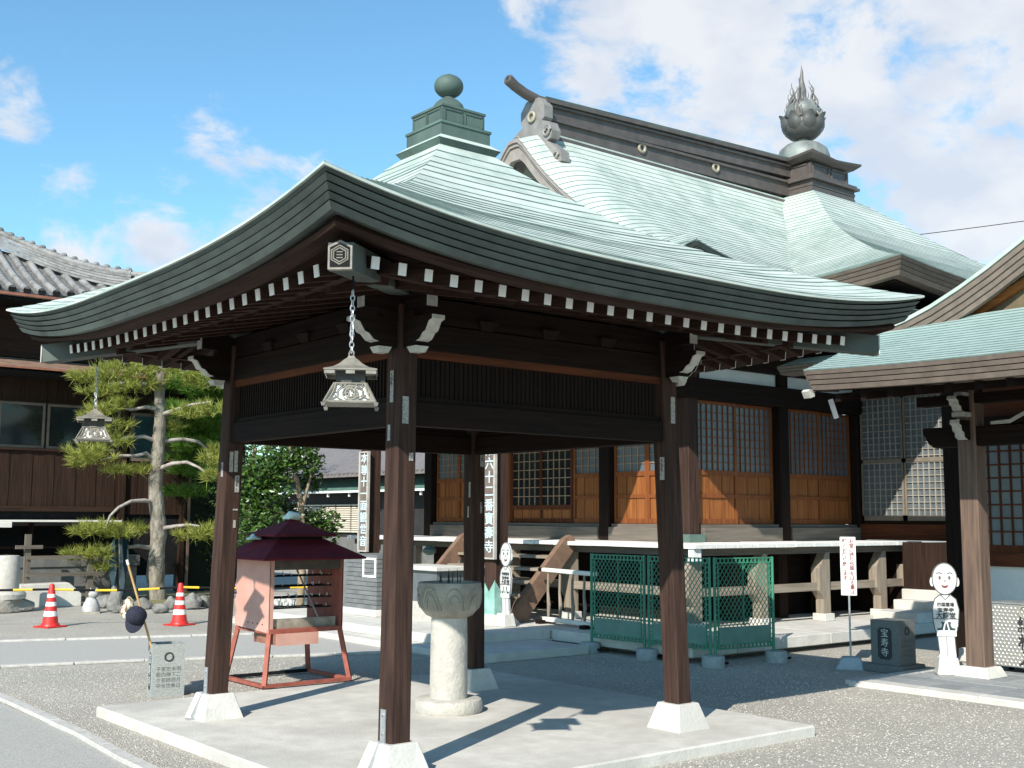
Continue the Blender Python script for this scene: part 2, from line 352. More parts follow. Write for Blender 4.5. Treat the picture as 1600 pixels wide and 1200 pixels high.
# loose stones lying on the gravel, near enough to see one by one but nobody could count them
g = G(); rs = random.Random(3)
def pebble(x, y, s):
    a = rs.uniform(0, 6.28); z = s*.35; vs = []
    for k in range(5):
        t = a + k*1.2566 + rs.uniform(-.25,.25); q = s*rs.uniform(.7,1.15); vs.append((x+q*math.cos(t), y+q*math.sin(t)*.8, z*rs.uniform(.3,.9)))
    vs.append((x+rs.uniform(-.2,.2)*s, y+rs.uniform(-.2,.2)*s, z*rs.uniform(1.5,2.1)))
    vs += [(v[0], v[1], -.002) for v in vs[:5]]
    g.add(vs, [(k, (k+1) % 5, 5) for k in range(5)] + [(6+k, 6+(k+1) % 5, (k+1) % 5, k) for k in range(5)])
cnt = 0
while cnt < 17000:
    x = rs.uniform(-2.2, 7.5); y = rs.uniform(-5.5, 8.5)
    if -1.8 < x < 2.16 and -1.82 < y < 2.32: continue
    if x > 4.55 and (y > 1.5 or y < -.35): continue
    if x > 2.9 and y > 3.4: continue
    if y > 5.95 - (x+1.51)*.325 and y < 8.6-(x+.78)*.37: continue
    d = Vector((x, y, 0))-CAM; dep = d.dot(fw)
    if dep < 4 or rs.random() > 1.15-dep/17: continue
    px = 800+F*d.dot(rt)/dep; py = 600-F*d.dot(up)/dep
    if px < -60 or px > 1660 or py > 1260: continue
    pebble(x, y, rs.uniform(.004,.0105)); cnt += 1
PEB = leafmat('pebble_stone', (.53,.50,.44), (.33,.31,.27), .95, 0)
o = g.obj('gravel_stones', PEB, raw=True, kind='stuff'); tag(o, 'loose pale grey gravel stones scattered over the temple yard', 'gravel')

# concrete pad under the pavilion
pad = struct(G().box(-1.78,-1.8,-.02,2.14,2.3,.08).obj('concrete_pad', CONC, bevel=.012))

# ------------------------------------------------------------------ open pavilion in the middle
pav = thing('pavilion', 'open four post wooden pavilion with pale green copper pyramid roof and round finial', 'pavilion', (0,0,0))
HIP = [(.20,4.50),(.308,4.39),(.40,4.31),(.50,4.216),(.62,4.125),(.743,4.035),(.894,3.915),(1.0,3.84),(1.121,3.775),(1.328,3.68),(1.499,3.60),(1.753,3.515),(1.922,3.455),(2.072,3.405),(2.254,3.345),(2.42,3.30),(2.56,3.275)]
E = 2.555
def zr(m, t):
    s = min(1, abs(t)/max(m, 1e-6)); return lerp(HIP, m) - .187*(m/E)**2.2*(1-s**3)
def zcurve(s): return .187*abs(s)**3
def SD(side, t, m, z):
    return [(t, -m, z), (m, t, z), (-t, m, z), (-m, -t, z)][side]
roof = bpy.data.objects.new('roof', None); col.objects.link(roof); roof.parent = pav
NC = 25; ms = [.26 + (E-.26)*(i/NC)**.94 for i in range(NC+1)]
for side in range(4):
    for i in range(NC):
        a, b = ms[i], ms[i+1]; n = max(6, int(b/.11)); L = .013-.0055*(b/E)
        rows = [[], [], []]
        for j in range(n+1):
            s = -1 + 2*j/n
            if j % 4 == (i*3) % 4: w0_ = random.uniform(-.0035,.0035)
            w = (w0_ if j > 3 else 0)+random.uniform(-.001,.001)
            ai = max(a-.02, .2)
            rows[0].append(SD(side, s*ai, ai, zr(ai, s*ai)+.001)); rows[1].append(SD(side, s*b, b, zr(b, s*b)+L+w)); rows[2].append(SD(side, s*(b-.001), b-.001, zr(b, s*b)-.004))
        g = G().grid(rows); g.m2 = list(range(n, 2*n)); g.obj('copper_course', PATINA, roof, raw=True, m2=LAP)
# layered eave edge, brown board below it
LAY = [(2.556,.0,-.029), (2.542,-.039,-.067), (2.523,-.077,-.105), (2.503,-.115,-.143), (2.482,-.153,-.188)]
def ringstrip(name, m, par, side, sec, zf, n=28):
    rows = [[] for _ in sec]
    for j in range(n+1):
        s = -1+2*j/n
        for r, (mm, dz) in zip(rows, sec): r.append(SD(side, s*mm, mm, zf(s)+dz))
    return G().grid(rows, closed=True).obj(name, m, par, smooth=30)
ze = lambda s: 3.088 + zcurve(s)
for side in range(4):
    for k, (m, t, b) in enumerate(LAY):
        ringstrip('eave_layer', PATINA if k == 0 and False else FASCIA, roof, side, [(m, t), (m-.023, b), (m-.12, b), (m-.12, t)], ze)
    ringstrip('eave_shadow_core', BLACK, roof, side, [(2.47, -.005), (2.42, -.185), (2.38, -.185), (2.38, -.005)], ze)  # black strip behind the gaps draws the shadow lines between layers
    ringstrip('eave_edge', PATINA, roof, side, [(2.566, .004), (2.566, -.010), (2.50, -.012), (2.50, .012)], ze)
    zk = lambda s: 3.088 + .15*abs(s)**3
    ringstrip('eave_board', wood('eave', 'x' if side % 2 == 0 else 'y'), roof, side, [(2.41,-.189), (2.40,-.212), (2.235,-.195), (2.235,-.15), (2.38,-.15)], zk)
    # soffit boards above the rafters
    rows = [[], []]
    for j in range(25):
        s = -1+2*j/24
        rows[0].append(SD(side, s*2.3, 2.3, 2.935+.10*abs(s)**3)); rows[1].append(SD(side, s*1.15, 1.15, 3.16))
    G().grid(rows).obj('soffit', wood('eave', 'x' if side % 2 == 0 else 'y'), roof)
# rafters with painted ends: 25 on every side
RW = wood('eave', 'y'); rmesh = {}
for side in range(4):
    for i in range(25):
        u = -2.04 + .17*i; s = abs(u)/2.2
        zt = 2.876 + .062*s**3; m_in = max(1.5, abs(u)+.02)
        if m_in > 2.1: m_in = 2.1
        zi = zt + (2.2-m_in)*.20
        g = G(); A = SD(side, u, 2.2, zt); B = SD(side, u, m_in, zi); g.beam(A, B, .046, .062)
        ob = g.obj('rafter', RW, pav)
        t0 = SD(side, u, 2.204, zt-.0008); t1 = SD(side, u, 2.198, zt)
        G().beam(t0, t1, .049, .066).obj('painted_end', WHITE, ob)
    for i in range(13):                       # lower, wider spaced rafters behind
        u = -1.80 + .30*i; mi = max(.6, abs(u)-.0); mo = 1.92
        g = G(); g.beam(SD(side, u, mo, 2.925), SD(side, u, max(1.0, min(mo-.05, abs(u))), 2.925+(mo-max(1.0, min(mo-.05, abs(u))))*.20), .062, .085)
        g.obj('base_rafter', RW, pav)
    ringstrip('rafter_purlin', wood('eave', 'x' if side % 2 == 0 else 'y'), pav, side, [(1.98,2.90),(1.98,2.955),(1.92,2.965),(1.92,2.90)], lambda s: .03*abs(s)**3)
# hip rafters with metal capped ends
for k, (sx, sy) in enumerate(((-1,-1),(1,-1),(1,1),(-1,1))):
    g = G(); g.beam((sx*2.31, sy*2.31, 2.90), (sx*1.1, sy*1.1, 3.09), .13, .14); h = g.obj('hip_rafter', FASCIA, pav)
    e = Vector((sx, sy, 0)).normalized()
    if k == 0:      # six sided end plate with its crest
        cx = Vector((-2.318,-2.318,2.902)); ax = Vector((1,-1,0)).normalized()
        hexp = [(-.062,-.072),(.062,-.072),(.062,.048),(0,.078),(-.062,.048)]
        def plate(sc_, d0, d1, m, nm):
            vs = [cx + ax*(a*sc_) + Vector((0,0,b*sc_)) + e*d for d in (d0, d1) for a, b in hexp]
            n5 = 5; fs = [tuple(range(5)), tuple(range(9,4,-1))] + [(i, (i+1) % 5, 5+(i+1) % 5, 5+i) for i in range(5)]
            return G().add(vs, fs).obj(nm, m, h)
        plate(1.0, -.03, .010, BRONZE, 'end_plate'); plate(.82, .010, .014, BLACK, 'plate_recess')
        g = G()
        for rr in (.048, .036):
            pts = [cx + e*.016 + ax*(rr*math.sin(q)) + Vector((0,0,rr*math.cos(q))) for q in [i*math.pi/3 for i in range(7)]]
            g.tube(pts, .004, 5)
        for dz in (-.015, 0, .015): g.tube([cx+e*.016-ax*.016+Vector((0,0,dz)), cx+e*.016+ax*.016+Vector((0,0,dz))], .0035, 4)
        g.obj('crest', BRONZE, h)
    else:
        G().beam(Vector((sx*2.312, sy*2.312, 2.90)), Vector((sx*2.318, sy*2.318, 2.9)), .132, .142).obj('end_plate', CAPW, h)
# ceiling
BX('shading_ceiling', wood('dark','x'), pav, -1.15,-1.15,2.98,1.15,1.15,3.0)  # flat board added over the beams to keep the interior dark
# posts on stone shoes; they lean inwards a little
PW = .148; LEAN = .024
def postxy(z): return 1.244 - LEAN*(z-.267)
PWOOD = wood('post', 'z')
shoe_g = G().frus((0,0), .075, .262, .165, .165, .105, .105)
for k, (sx, sy) in enumerate(((-1,-1),(1,-1),(1,1),(-1,1))):
    b = postxy(.2); t = postxy(2.95); w = PW/2
    g = G(); g.frus((sx*b, sy*b), .2, 2.95, w, w, w*.97, w*.97, (sx*(t-b), sy*(t-b)))
    po = g.obj('post', PWOOD, pav, bevel=.012)
    g = G().frus((sx*1.246, sy*1.246), .075, .264, .168, .168, .108, .108); sh = g.obj('stone_shoe', CONC2, po, bevel=.006)
    # galvanised anchor strap on the -X side
    if sx < 0:
        x0 = sx*1.244 - w - .006; y0 = sy*1.246
        g = G(); g.beam((x0+.0, y0, .46), (x0-.001, y0, .262), .052, .008, (1,0,0)); g.beam((x0-.002, y0, .268), (x0-.094, y0, .088), .052, .008, (0,1,0)); g.box(x0-.15, y0-.026, .081, x0-.088, y0+.026, .089)
        st = g.obj('anchor_strap', STEEL, po)
        for zz in (.43, .32): G().tube([(x0-.004, y0, zz), (x0-.014, y0, zz)], .009, 8).obj('bolt', STEEL, st)
# beams, screens
def along(side, m, z0, z1, half, th):
    a = SD(side, -half, m, (z0+z1)/2); b = SD(side, half, m, (z0+z1)/2); return G().beam(a, b, th, z1-z0)
for side in range(4):
    ax = 'x' if side % 2 == 0 else 'y'
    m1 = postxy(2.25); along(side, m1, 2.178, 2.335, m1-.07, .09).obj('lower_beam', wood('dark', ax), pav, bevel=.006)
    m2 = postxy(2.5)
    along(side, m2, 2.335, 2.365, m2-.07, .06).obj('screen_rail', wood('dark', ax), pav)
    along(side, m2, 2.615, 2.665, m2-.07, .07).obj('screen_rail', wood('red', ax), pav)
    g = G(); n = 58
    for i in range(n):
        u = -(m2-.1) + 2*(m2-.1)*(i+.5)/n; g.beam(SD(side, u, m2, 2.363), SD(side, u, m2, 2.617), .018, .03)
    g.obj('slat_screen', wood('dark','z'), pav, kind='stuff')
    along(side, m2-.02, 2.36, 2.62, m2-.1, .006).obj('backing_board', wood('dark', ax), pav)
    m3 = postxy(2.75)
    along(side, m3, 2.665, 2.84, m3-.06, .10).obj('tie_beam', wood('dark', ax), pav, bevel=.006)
    # carved beam nose past the post, and the purlin with painted ends
    for e in (-1, 1):
        prof = [(0,2.66),(.12,2.66),(.16,2.69),(.20,2.70),(.235,2.735),(.265,2.745),(.30,2.80),(.335,2.81),(.335,2.835),(.30,2.845),(0,2.845)]
        vs = []; 
        for d in (-.045, .045):
            for (q, z) in prof: vs.append(SD(side, e*(m3+.05+q), m3+d, z))
        n = len(prof); fs = [tuple(range(n)), tuple(range(2*n-1, n-1, -1))] + [(i, (i+1) % n, n+(i+1) % n, n+i) for i in range(n)]
        ns = G().add(vs, fs).obj('beam_nose', wood('dark', ax), pav)
        vs = []
        fr = prof[2:9]
        for d in (-.0455, .0455):
            for (q, z) in fr: vs.append(SD(side, e*(m3+.053+q), m3+d, z))
        for d in (-.0455, .0455):
            for (q, z) in fr: vs.append(SD(side, e*(m3+.046+q), m3+d, z))
        n = len(fr); fs = []
        for i in range(n-1): fs += [(i, i+1, n+i+1, n+i), (2*n+i, 3*n+i, 3*n+i+1, 2*n+i+1), (i, 2*n+i, 2*n+i+1, i+1), (n+i, n+i+1, 3*n+i+1, 3*n+i)]
        G().add(vs, fs).obj('painted_end', CAPW, ns)
        k = G(); a = SD(side, e*1.35, m3, 2.70); k.frus((a[0], a[1]), 2.625, 2.662, .035, .035, .05, .05).obj('bearing_block', CAPW, ns)
    pu = along(side, m3, 2.90, 3.01, 1.50, .075).obj('purlin', wood('dark', ax), pav)
    for e in (-1, 1):
        G().beam(SD(side, e*1.498, m3, 2.955), SD(side, e*1.504, m3, 2.955), .077, .112).obj('painted_end', CAPW, pu)
    along(side, m3, 2.845, 2.90, m3+.18, .085).obj('bracket_arm', wood('dark', ax), pav)
    for u in (-.55, 0, .55):
        a = SD(side, u, m3, 0); G().frus((a[0], a[1]), 2.84, 2.90, .05, .05, .08, .08).obj('bearing_block', wood('dark','z'), pav)
# metal-clad box, dome and ball on the top
fin = bpy.data.objects.new('roof_finial', None); col.objects.link(fin); fin.parent = pav
def rot4(g_): return g_
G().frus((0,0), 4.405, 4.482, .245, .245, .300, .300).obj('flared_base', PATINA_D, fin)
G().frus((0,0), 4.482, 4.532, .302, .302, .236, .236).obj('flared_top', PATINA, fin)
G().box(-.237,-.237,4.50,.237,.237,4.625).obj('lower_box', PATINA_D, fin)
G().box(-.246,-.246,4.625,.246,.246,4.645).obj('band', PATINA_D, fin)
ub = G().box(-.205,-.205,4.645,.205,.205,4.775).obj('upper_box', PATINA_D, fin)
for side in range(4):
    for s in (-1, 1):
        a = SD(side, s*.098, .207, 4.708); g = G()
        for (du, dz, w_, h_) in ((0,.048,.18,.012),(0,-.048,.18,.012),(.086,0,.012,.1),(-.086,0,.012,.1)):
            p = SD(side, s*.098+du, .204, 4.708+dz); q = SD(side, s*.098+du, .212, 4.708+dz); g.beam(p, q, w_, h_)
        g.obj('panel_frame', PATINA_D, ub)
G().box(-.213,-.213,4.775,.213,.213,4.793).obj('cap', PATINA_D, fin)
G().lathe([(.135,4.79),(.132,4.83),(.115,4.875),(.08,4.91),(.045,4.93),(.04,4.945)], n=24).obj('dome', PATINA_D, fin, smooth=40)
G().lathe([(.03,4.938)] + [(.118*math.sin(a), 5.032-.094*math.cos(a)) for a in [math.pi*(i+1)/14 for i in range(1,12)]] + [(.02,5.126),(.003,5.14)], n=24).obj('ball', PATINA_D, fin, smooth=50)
# paper votive slips pasted on the posts and beams
SLIP = mat('old_paper_slip', (.42,.40,.36), (.20,.19,.18), 60, .9)
def slip(x, y, z, w, h, face, ink=True):
    g = G()
    if face == 'x': g.box(x-.0015, y-w/2, z-h/2, x+.0015, y+w/2, z+h/2)
    else: g.box(x-w/2, y-.0015, z-h/2, x+w/2, y+.0015, z+h/2)
    s = g.obj('paper_slip', SLIP, pav)
    if ink:
        t = text('slip_lettering', '千\n社\n札'[: 5 if h > .12 else 3], w*.75, INK, s, (x-.003, y, z+h*.42) if face == 'x' else (x, y-.003, z+h*.42), FACE_NX if face == 'x' else FACE_NY, .0005, .95)
for (sx, sy, z, du, w, h, fc, ink) in ((-1,-1,2.42,.0,.035,.20,'x',True),(-1,-1,2.13,.02,.028,.10,'x',False),(-1,-1,2.27,-.02,.045,.17,'y',False),(-1,-1,1.98,.03,.03,.05,'y',False),
      (-1,1,2.03,-.03,.03,.16,'y',False),(-1,1,2.035,.01,.03,.165,'y',False),(-1,1,1.86,.03,.035,.13,'y',True),(-1,1,1.97,-.02,.03,.11,'x',True),(-1,1,1.66,.03,.04,.012,'y',False),(-1,1,1.55,.03,.02,.06,'y',False),
      (1,-1,2.42,.01,.045,.20,'y',False),(1,-1,1.98,-.02,.045,.17,'x',True),(1,1,2.13,.03,.04,.12,'y',True),(1,1,1.86,-.03,.025,.14,'x',False),(1,1,1.66,-.01,.02,.1,'x',False),(1,1,1.70,.02,.02,.1,'y',True)):
    b = postxy(z)
    if fc == 'x': slip(sx*b-PW/2-.002, sy*b+du, z, w, h, 'x', ink)
    else: slip(sx*b+du, sy*b-PW/2-.002, z, w, h, 'y', ink)

# ------------------------------------------------------------------ hanging lanterns
LPANE = mat('lantern_paper', (.86,.86,.82), (.78,.78,.74), 20, .8)
def make_lantern(label, loc, rz):
    t = thing('hanging_lantern', label, 'lantern', loc, R(rz), 'bronze lanterns under the pavilion eaves')
    # local z 0 = underside of the feet
    def sq(rows, g):                                   # four sided lathe
        n = len(rows); vs = []
        for (h, z) in rows: vs += [(-h,-h,z),(h,-h,z),(h,h,z),(-h,h,z)]
        fs = [(i*4+j, i*4+(j+1) % 4, (i+1)*4+(j+1) % 4, (i+1)*4+j) for i in range(n-1) for j in range(4)] + [(3,2,1,0), tuple(range((n-1)*4, n*4))]
        return g.add(vs, fs)
    rf = sq([(.136,.186),(.136,.192),(.092,.206),(.060,.226),(.036,.250),(.020,.262),(.016,.272)], G()).obj('lantern_roof', BRONZE, t, smooth=25)
    for a in range(4):
        for u in (-.105, 0, .105):
            w = .052 if u else .045
            g = G().box(u-w/2, -.132, .166, u+w/2, -.129, .187); o = g.obj('eave_tab', BRONZE, rf); o.rotation_euler = (0,0,a*math.pi/2)
    nk = sq([(.074,.128),(.074,.186)], G()).obj('neck', mat('dark_bronze', (.06,.055,.045), (.03,.03,.028), 30, .6), t)
    g = G(); sq([(.074,.126),(.080,.126),(.083,.120),(.074,.120)], g); g.obj('collar', BRONZE, t)
    prof = [(.080,.122),(.084,.100),(.092,.076),(.103,.052),(.117,.032),(.128,.022)]
    sq([(p-.010, z) for p, z in reversed(prof)], G()).obj('lamp_pane', LPANE, t)
    for a in range(4):
        g = G()                                         # openwork face: rim, ring, leaf scrolls
        def P(u, z):
            h = lerp([(z_, p_) for p_, z_ in reversed(prof)], z); return (u*h, -h-.001, z)
        rim = [P(-.93, z) for _, z in prof]; g.tube(rim, .0055, 5); g.tube([P(.93, z) for _, z in prof], .0055, 5)
        g.tube([P(-.93,.120), P(.93,.120)], .004, 5); g.tube([P(-.93,.026), P(.93,.026)], .005, 5)
        for (cu, cz, rr) in ((0,.072,.037),(0,.072,.024)):
            g.tube([P(cu + rr*1.1*math.cos(q)/.1, cz + rr*math.sin(q)) for q in [i*math.pi/8 for i in range(17)]],   .0046, 4)
        rl = random.Random(5)
        for i in range(11):
            u0_, z0_ = rl.uniform(-.7,.7), rl.uniform(.035,.112); q = rl.uniform(0, 3.1)
            g.tube([P(u0_, z0_), P(u0_+.2*math.cos(q), z0_+.013*math.sin(q)+.003), P(u0_+.36*math.cos(q+.6), z0_+.024*math.sin(q+.6))], .0045, 4)
        for q in range(6):
            an = q*math.pi/3+.3; g.tube([P(.12*math.cos(an), .072+.012*math.sin(an)), P(.40*math.cos(an), .072+.036*math.sin(an))], .005, 4)
        for s in (-1, 1):
            g.tube([P(s*.85,.034), P(s*.62,.052), P(s*.72,.085), P(s*.5,.11)], .0045, 4); g.tube([P(s*.3,.03), P(s*.55,.043), P(s*.8,.06)], .0045, 4)
        o = g.obj('openwork', BRONZE, t); o.rotation_euler = (0,0,a*math.pi/2)
        q = G().beam((-.080,-.080,.122), (-.130,-.130,.020), .010, .010); q.frus((-.133,-.133), .0, .018, .008, .008, .012, .012)
        o = q.obj('corner_leg', BRONZE, t); o.rotation_euler = (0,0,a*math.pi/2)
    sq([(.128,.018),(.130,.026)], G()).obj('floor_plate', BRONZE, t)
    G().ring((0,0,.285), .018, .004, (1,1,0)).obj('loop', BRONZE, t)
    z = .305; k = 0
    while z < .62:
        big = (k == 4); rr = .034 if big else .017
        g = G().ring((0,0,0), .011, .0032, (1,0,0), 12, 5); o = None
        g.v = [(x, y, zz*(rr/.011)*.95) for x, y, zz in g.v] if False else [(x*(1.3 if big else 1), y*(1.6 if big else 1), zz*rr/.011) for x, y, zz in g.v]
        o = g.obj('chain_link', STEEL, t); o.location = (0, 0, z); o.rotation_euler = (0, 0, (k % 2)*math.pi/2 + .4)
        z += rr*1.62; k += 1
    G().tube([(0,0,.62), (0,0,.71)], .006, 6).obj('hook', BLACK, t)
    return t
make_lantern('bronze openwork lantern hanging from the pavilion corner nearest the viewer', (-2.108,-2.095,2.165), -33)
make_lantern('bronze openwork lantern hanging in front of the pine at the pavilion left corner', (-1.98,2.06,2.19), -21)

# ------------------------------------------------------------------ stone lotus basin on a column, standing under the pavilion
t = thing('stone_incense_basin', 'round stone lotus bowl on a thick stone column under the pavilion', 'stone basin', (.335,.375,.08))
G().lathe([(.262,0),(.272,.02),(.272,.075),(.262,.098),(.245,.106),(.12,.108)], n=40).obj('base', STONE_L, t, smooth=35)
G().lathe([(.150,.10),(.150,.20),(.147,.6),(.143,.745)], n=36).obj('column', STONE_L, t, smooth=40)
def petal(a, z): return 1.0 + .025*abs(math.cos(4*a+.35))
bw = G().lathe([(.14,.735),(.185,.755),(.222,.80),(.243,.86),(.252,.93),(.255,1.0),(.250,1.012),(.20,1.016),(.19,.985),(.05,.98)], n=64, rf=lambda a, z: petal(a, z) if z < 1.0 else 1).obj('bowl', STONE, t, smooth=40)
for k in range(8):
    a = 2*math.pi*k/8 + .30
    for (sc_, off) in ((1.0, .004), (.62, .009)):
        pts = []
        for i in range(13):
            q = -1 + 2*i/12; ww = .36*sc_*q; zz = .80 + .17*sc_*(1-abs(q)**2.6)+ (0 if sc_ == 1 else .01)
            r_ = lerp([(.735,.14),(.755,.185),(.80,.222),(.86,.243),(.93,.252),(1.0,.256)], zz)*(1.0+.025*abs(math.cos(4*(a+ww)+.35)))+off-.004
            pts.append((r_*math.cos(a+ww), r_*math.sin(a+ww), zz))
        G().tube(pts, .006, 5).obj('petal_rim', STONE, bw)
ist = thing('candle_spikes', 'black iron candle spikes set in the ash of the stone basin', 'candle spikes', (.335,.375,1.06))
g = G()
for k in range(7): g.tube([(-.10+.034*k, .02*math.sin(k*2.1), .0), (-.10+.034*k+.012*math.cos(k*3), .02*math.sin(k*2.1), .10+.02*(k % 3))], [.006,.0015], 5)
g.obj('spikes', BLACK, ist)
G().lathe([(.18,-.005),(.182,.01),(.02,.014)], n=20).obj('ash_tray', BLACK, ist)

# ------------------------------------------------------------------ candle cabinet with a maroon two-tier roof
t = thing('candle_cabinet', 'faded pink steel candle cabinet with maroon two tier roof behind the pavilion', 'candle cabinet', (.43,3.2,0))
def L(x, y, z): return (x-.43, y-3.2, z)
lx0, lx1, ly0, ly1 = -.03, .89, 2.80, 3.62; bx0, bx1, by0, by1 = .03, .83, 2.86, 3.56
for (a, b, c, d) in ((lx0,ly0,bx0+.02,by0+.02),(lx1,ly0,bx1-.02,by0+.02),(lx1,ly1,bx1-.02,by1-.02),(lx0,ly1,bx0+.02,by1-.02)):
    G().beam(L(a,b,.03), L(c,d,.54), .042, .042).obj('leg', RUST, t)
for (p, q) in (((lx0,ly0),(lx1,ly0)),((lx1,ly0),(lx1,ly1)),((lx1,ly1),(lx0,ly1)),((lx0,ly1),(lx0,ly0))):
    G().beam(L(*p,.03), L(*q,.03), .05, .03).obj('base_rail', RUST if p != (lx1,ly1) else BLACK, t)
prof = [(by0,.51),(by1,.54),(by1+.02,.62),(by1-.02,.68),(by1+.03,.78),(by1-.02,.86),(by1+.03,.93),(by1,1.0),(by1,1.22),(by0,1.22)]
sp = G().prism([(y-3.2, z) for y, z in prof], 'yz', bx0-.43-.006, bx0-.43+.006).obj('side_panel', PINK, t); sp['label'] = 'faded pink left side panel with wavy rear edge'
for i in range(4): G().tube([(bx0-.43-.010, by0-3.2+.12+.10*i, .585), (bx0-.43+.02, by0-3.2+.12+.10*i, .585)], .008, 6).obj('vent_hole', BLACK, sp)
G().box(bx1-.43-.006, by0-3.2, .51, bx1-.43+.006, by1-3.2, 1.22).obj('side_panel', RUST, t)
G().box(bx0-.43, by0-3.2, .51, bx0-.43+.045, by0-3.2+.03, 1.20).obj('front_stile', PINK, t)
G().box(bx1-.43-.03, by0-3.2, .51, bx1-.43, by0-3.2+.03, 1.20).obj('front_stile', RUST, t)
G().box(bx0-.43+.045, by0-3.2, 1.10, bx1-.43-.03, by0-3.2+.025, 1.21).obj('front_header', mat('sooty_panel', (.10,.075,.055), (.05,.04,.03), 6, .8), t)
G().box(bx0-.43, by0-3.2-.01, .50, bx1-.43, by0-3.2+.04, .545).obj('front_sill', RUST, t)
G().box(bx0-.43, by0-3.2, .50, bx1-.43, by1-3.2, .515).obj('floor_pan', RUST, t)
G().box(bx0-.43+.05, by0-3.2+.03, .545, bx1-.43-.06, by0-3.2+.075, .635).obj('ash_trough', mat('ash_trough', (.36,.32,.26), (.15,.13,.11), 6, .9), t)
G().box(bx0-.43, by1-3.2-.008, 1.10, bx1-.43, by1-3.2+.008, 1.21).obj('back_header', BLACK, t)
wax = mat('white_wax', (.85,.83,.78), None, 10, .5)
for r_, zz in enumerate((.72,.82,.93,1.03)):
    for dy in (.22, .40):
        rk = G().beam((bx0-.43+.01, by0-3.2+dy, zz), (bx1-.43-.01, by0-3.2+dy, zz), .03, .012).obj('candle_rack', BLACK, t)
        g = G()
        for k in range(9):
            x = bx0-.43+.06+.085*k+.01*r_
            if random.random() < .85: g.tube([(x, by0-3.2+dy, zz), (x, by0-3.2+dy, zz+.012+.028*random.random())], .005, 6)
        g.obj('candle_row', wax, rk, kind='stuff')
G().beam(L(.60,by0+.06,.62), L(.47,by0+.3,1.10), .012, .012).obj('prop_rod', STEEL, t)
dw = G().box(bx0-.43+.05, by0-3.2-.06, .40, bx0-.43+.50, by0-3.2+.40, .50).obj('drawer', mat('drawer_wood', (.30,.14,.09), (.2,.09,.06), 8, .7), t)
G().box(bx0-.43+.05, by0-3.2-.068, .392, bx0-.43+.50, by0-3.2-.058, .505).obj('drawer_front', PINK, dw)
def hip_roof(nm, half_x, half_y, z0, z1, tx, ty):
    g = G().frus((0,0), z0, z1, half_x, half_y, tx, ty); g.frus((0,0), z0-.018, z0-.0005, half_x, half_y, half_x-.001, half_y-.001); return g.obj(nm, MAROON, t, bevel=.004)
hip_roof('lower_roof', .56, .52, 1.215, 1.39, .26, .22); G().box(-.24,-.2,1.385,.24,.2,1.43).obj('roof_neck', BLACK, t); hip_roof('upper_roof', .34, .31, 1.435, 1.585, .015, .012)
def crumple(name, label, cat, loc, s, m, seed):
    rr = random.Random(seed); b = bmesh.new(); bmesh.ops.create_icosphere(b, subdivisions=3, radius=1)
    ph = [Vector((rr.uniform(-1,1), rr.uniform(-1,1), rr.uniform(-1,1))).normalized() for _ in range(12)]
    for v in b.verts:
        k = 1 + sum(.10*math.sin(5*v.co.dot(p)+i) for i, p in enumerate(ph))/2.0
        v.co = Vector((v.co.x*s[0]*k, v.co.y*s[1]*k, max(-.35, v.co.z)*s[2]*k))
    me = bpy.data.meshes.new(name); b.to_mesh(me); b.free(); me.materials.append(m); o = bpy.data.objects.new(name, me); col.objects.link(o); o.location = loc
    if label: tag(o, label, cat)
    return o
PLAS = mat('thin_white_plastic', (.70,.80,.74), (.60,.70,.66), 12, .35)
crumple('plastic_bag', 'crumpled white plastic bag lying on top of the candle cabinet roof', 'plastic bag', (.44,3.21,1.605), (.085,.07,.055), PLAS, 4)
crumple('plastic_bag', 'white scrap of plastic tucked under the upper roof of the candle cabinet', 'plastic bag', (.10,3.35,1.395), (.08,.06,.035), PLAS, 9)

# ------------------------------------------------------------------ granite umbrella boxes
def granite_box(label, loc, rz, w, d, h, base, wl_, GRANITE=GRANITE):
    t = thing('granite_box', label, 'stone box', loc, rz, 'granite temple boxes')
    z0 = .0
    if base: G().box(-w/2-.07, -d/2-.07, 0, w/2+.07, d/2+.07, .085).obj('plinth', GRANITE, t, bevel=.008); z0 = .086
    g = G(); th = .035
    g.box(-w/2,-d/2,z0,w/2,d/2,z0+.06)
    for (a, b, c, e) in ((-w/2,-d/2,w/2,-d/2+th),(-w/2,d/2-th,w/2,d/2),(-w/2,-d/2+th,-w/2+th,d/2-th),(w/2-th,-d/2+th,w/2,d/2-th)): g.box(a,b,z0+.061,c,e,z0+h)
    bd = g.obj('box_body', GRANITE, t)
    if base: G().box(-w/2+th,-d/2+th,z0+h-.03,w/2-th,d/2-th,z0+h-.006).obj('lid', GRANITE, t)
    # inscribed cartouche on the -X face
    ph = h*.72; pw = wl_; zc = z0+h*.47; k = .03
    pts = [(-pw/2+k,-ph/2),(pw/2-k,-ph/2),(pw/2,-ph/2+k),(pw/2,ph/2-k),(pw/2-k,ph/2),(-pw/2+k,ph/2),(-pw/2,ph/2-k),(-pw/2,-ph/2+k)]
    ca = G().prism([(y, zc+z) for y, z in pts], 'yz', -w/2-.002, -w/2+.004).obj('name_panel', INK, t)
    column('宝寿寺', ph*.29, ph*.302, GREYTX, ca, (-w/2-.003, 0, zc+ph*.46), FACE_NX, .001)
    # crest and small carved text on the -Y face
    G().ring((0,-d/2-.001,z0+h*.76), .036, .007, (0,1,0), 20, 6).obj('crest', INK, t)
    text('carved_text', '\n子家史未明\n殿内禅下二\n々安師而月\n中全世奉日', .044, mat('carved_grey', (.10,.105,.10), None, 10, .9), t, (0,-d/2-.0005,z0+h*.68), FACE_NY, .0006, 1.12)
    return t
b = granite_box('small granite box lettered on two sides with a walking stick in it', (-.875,3.08,0), R(-13), .285, .27, .46, False, .12)
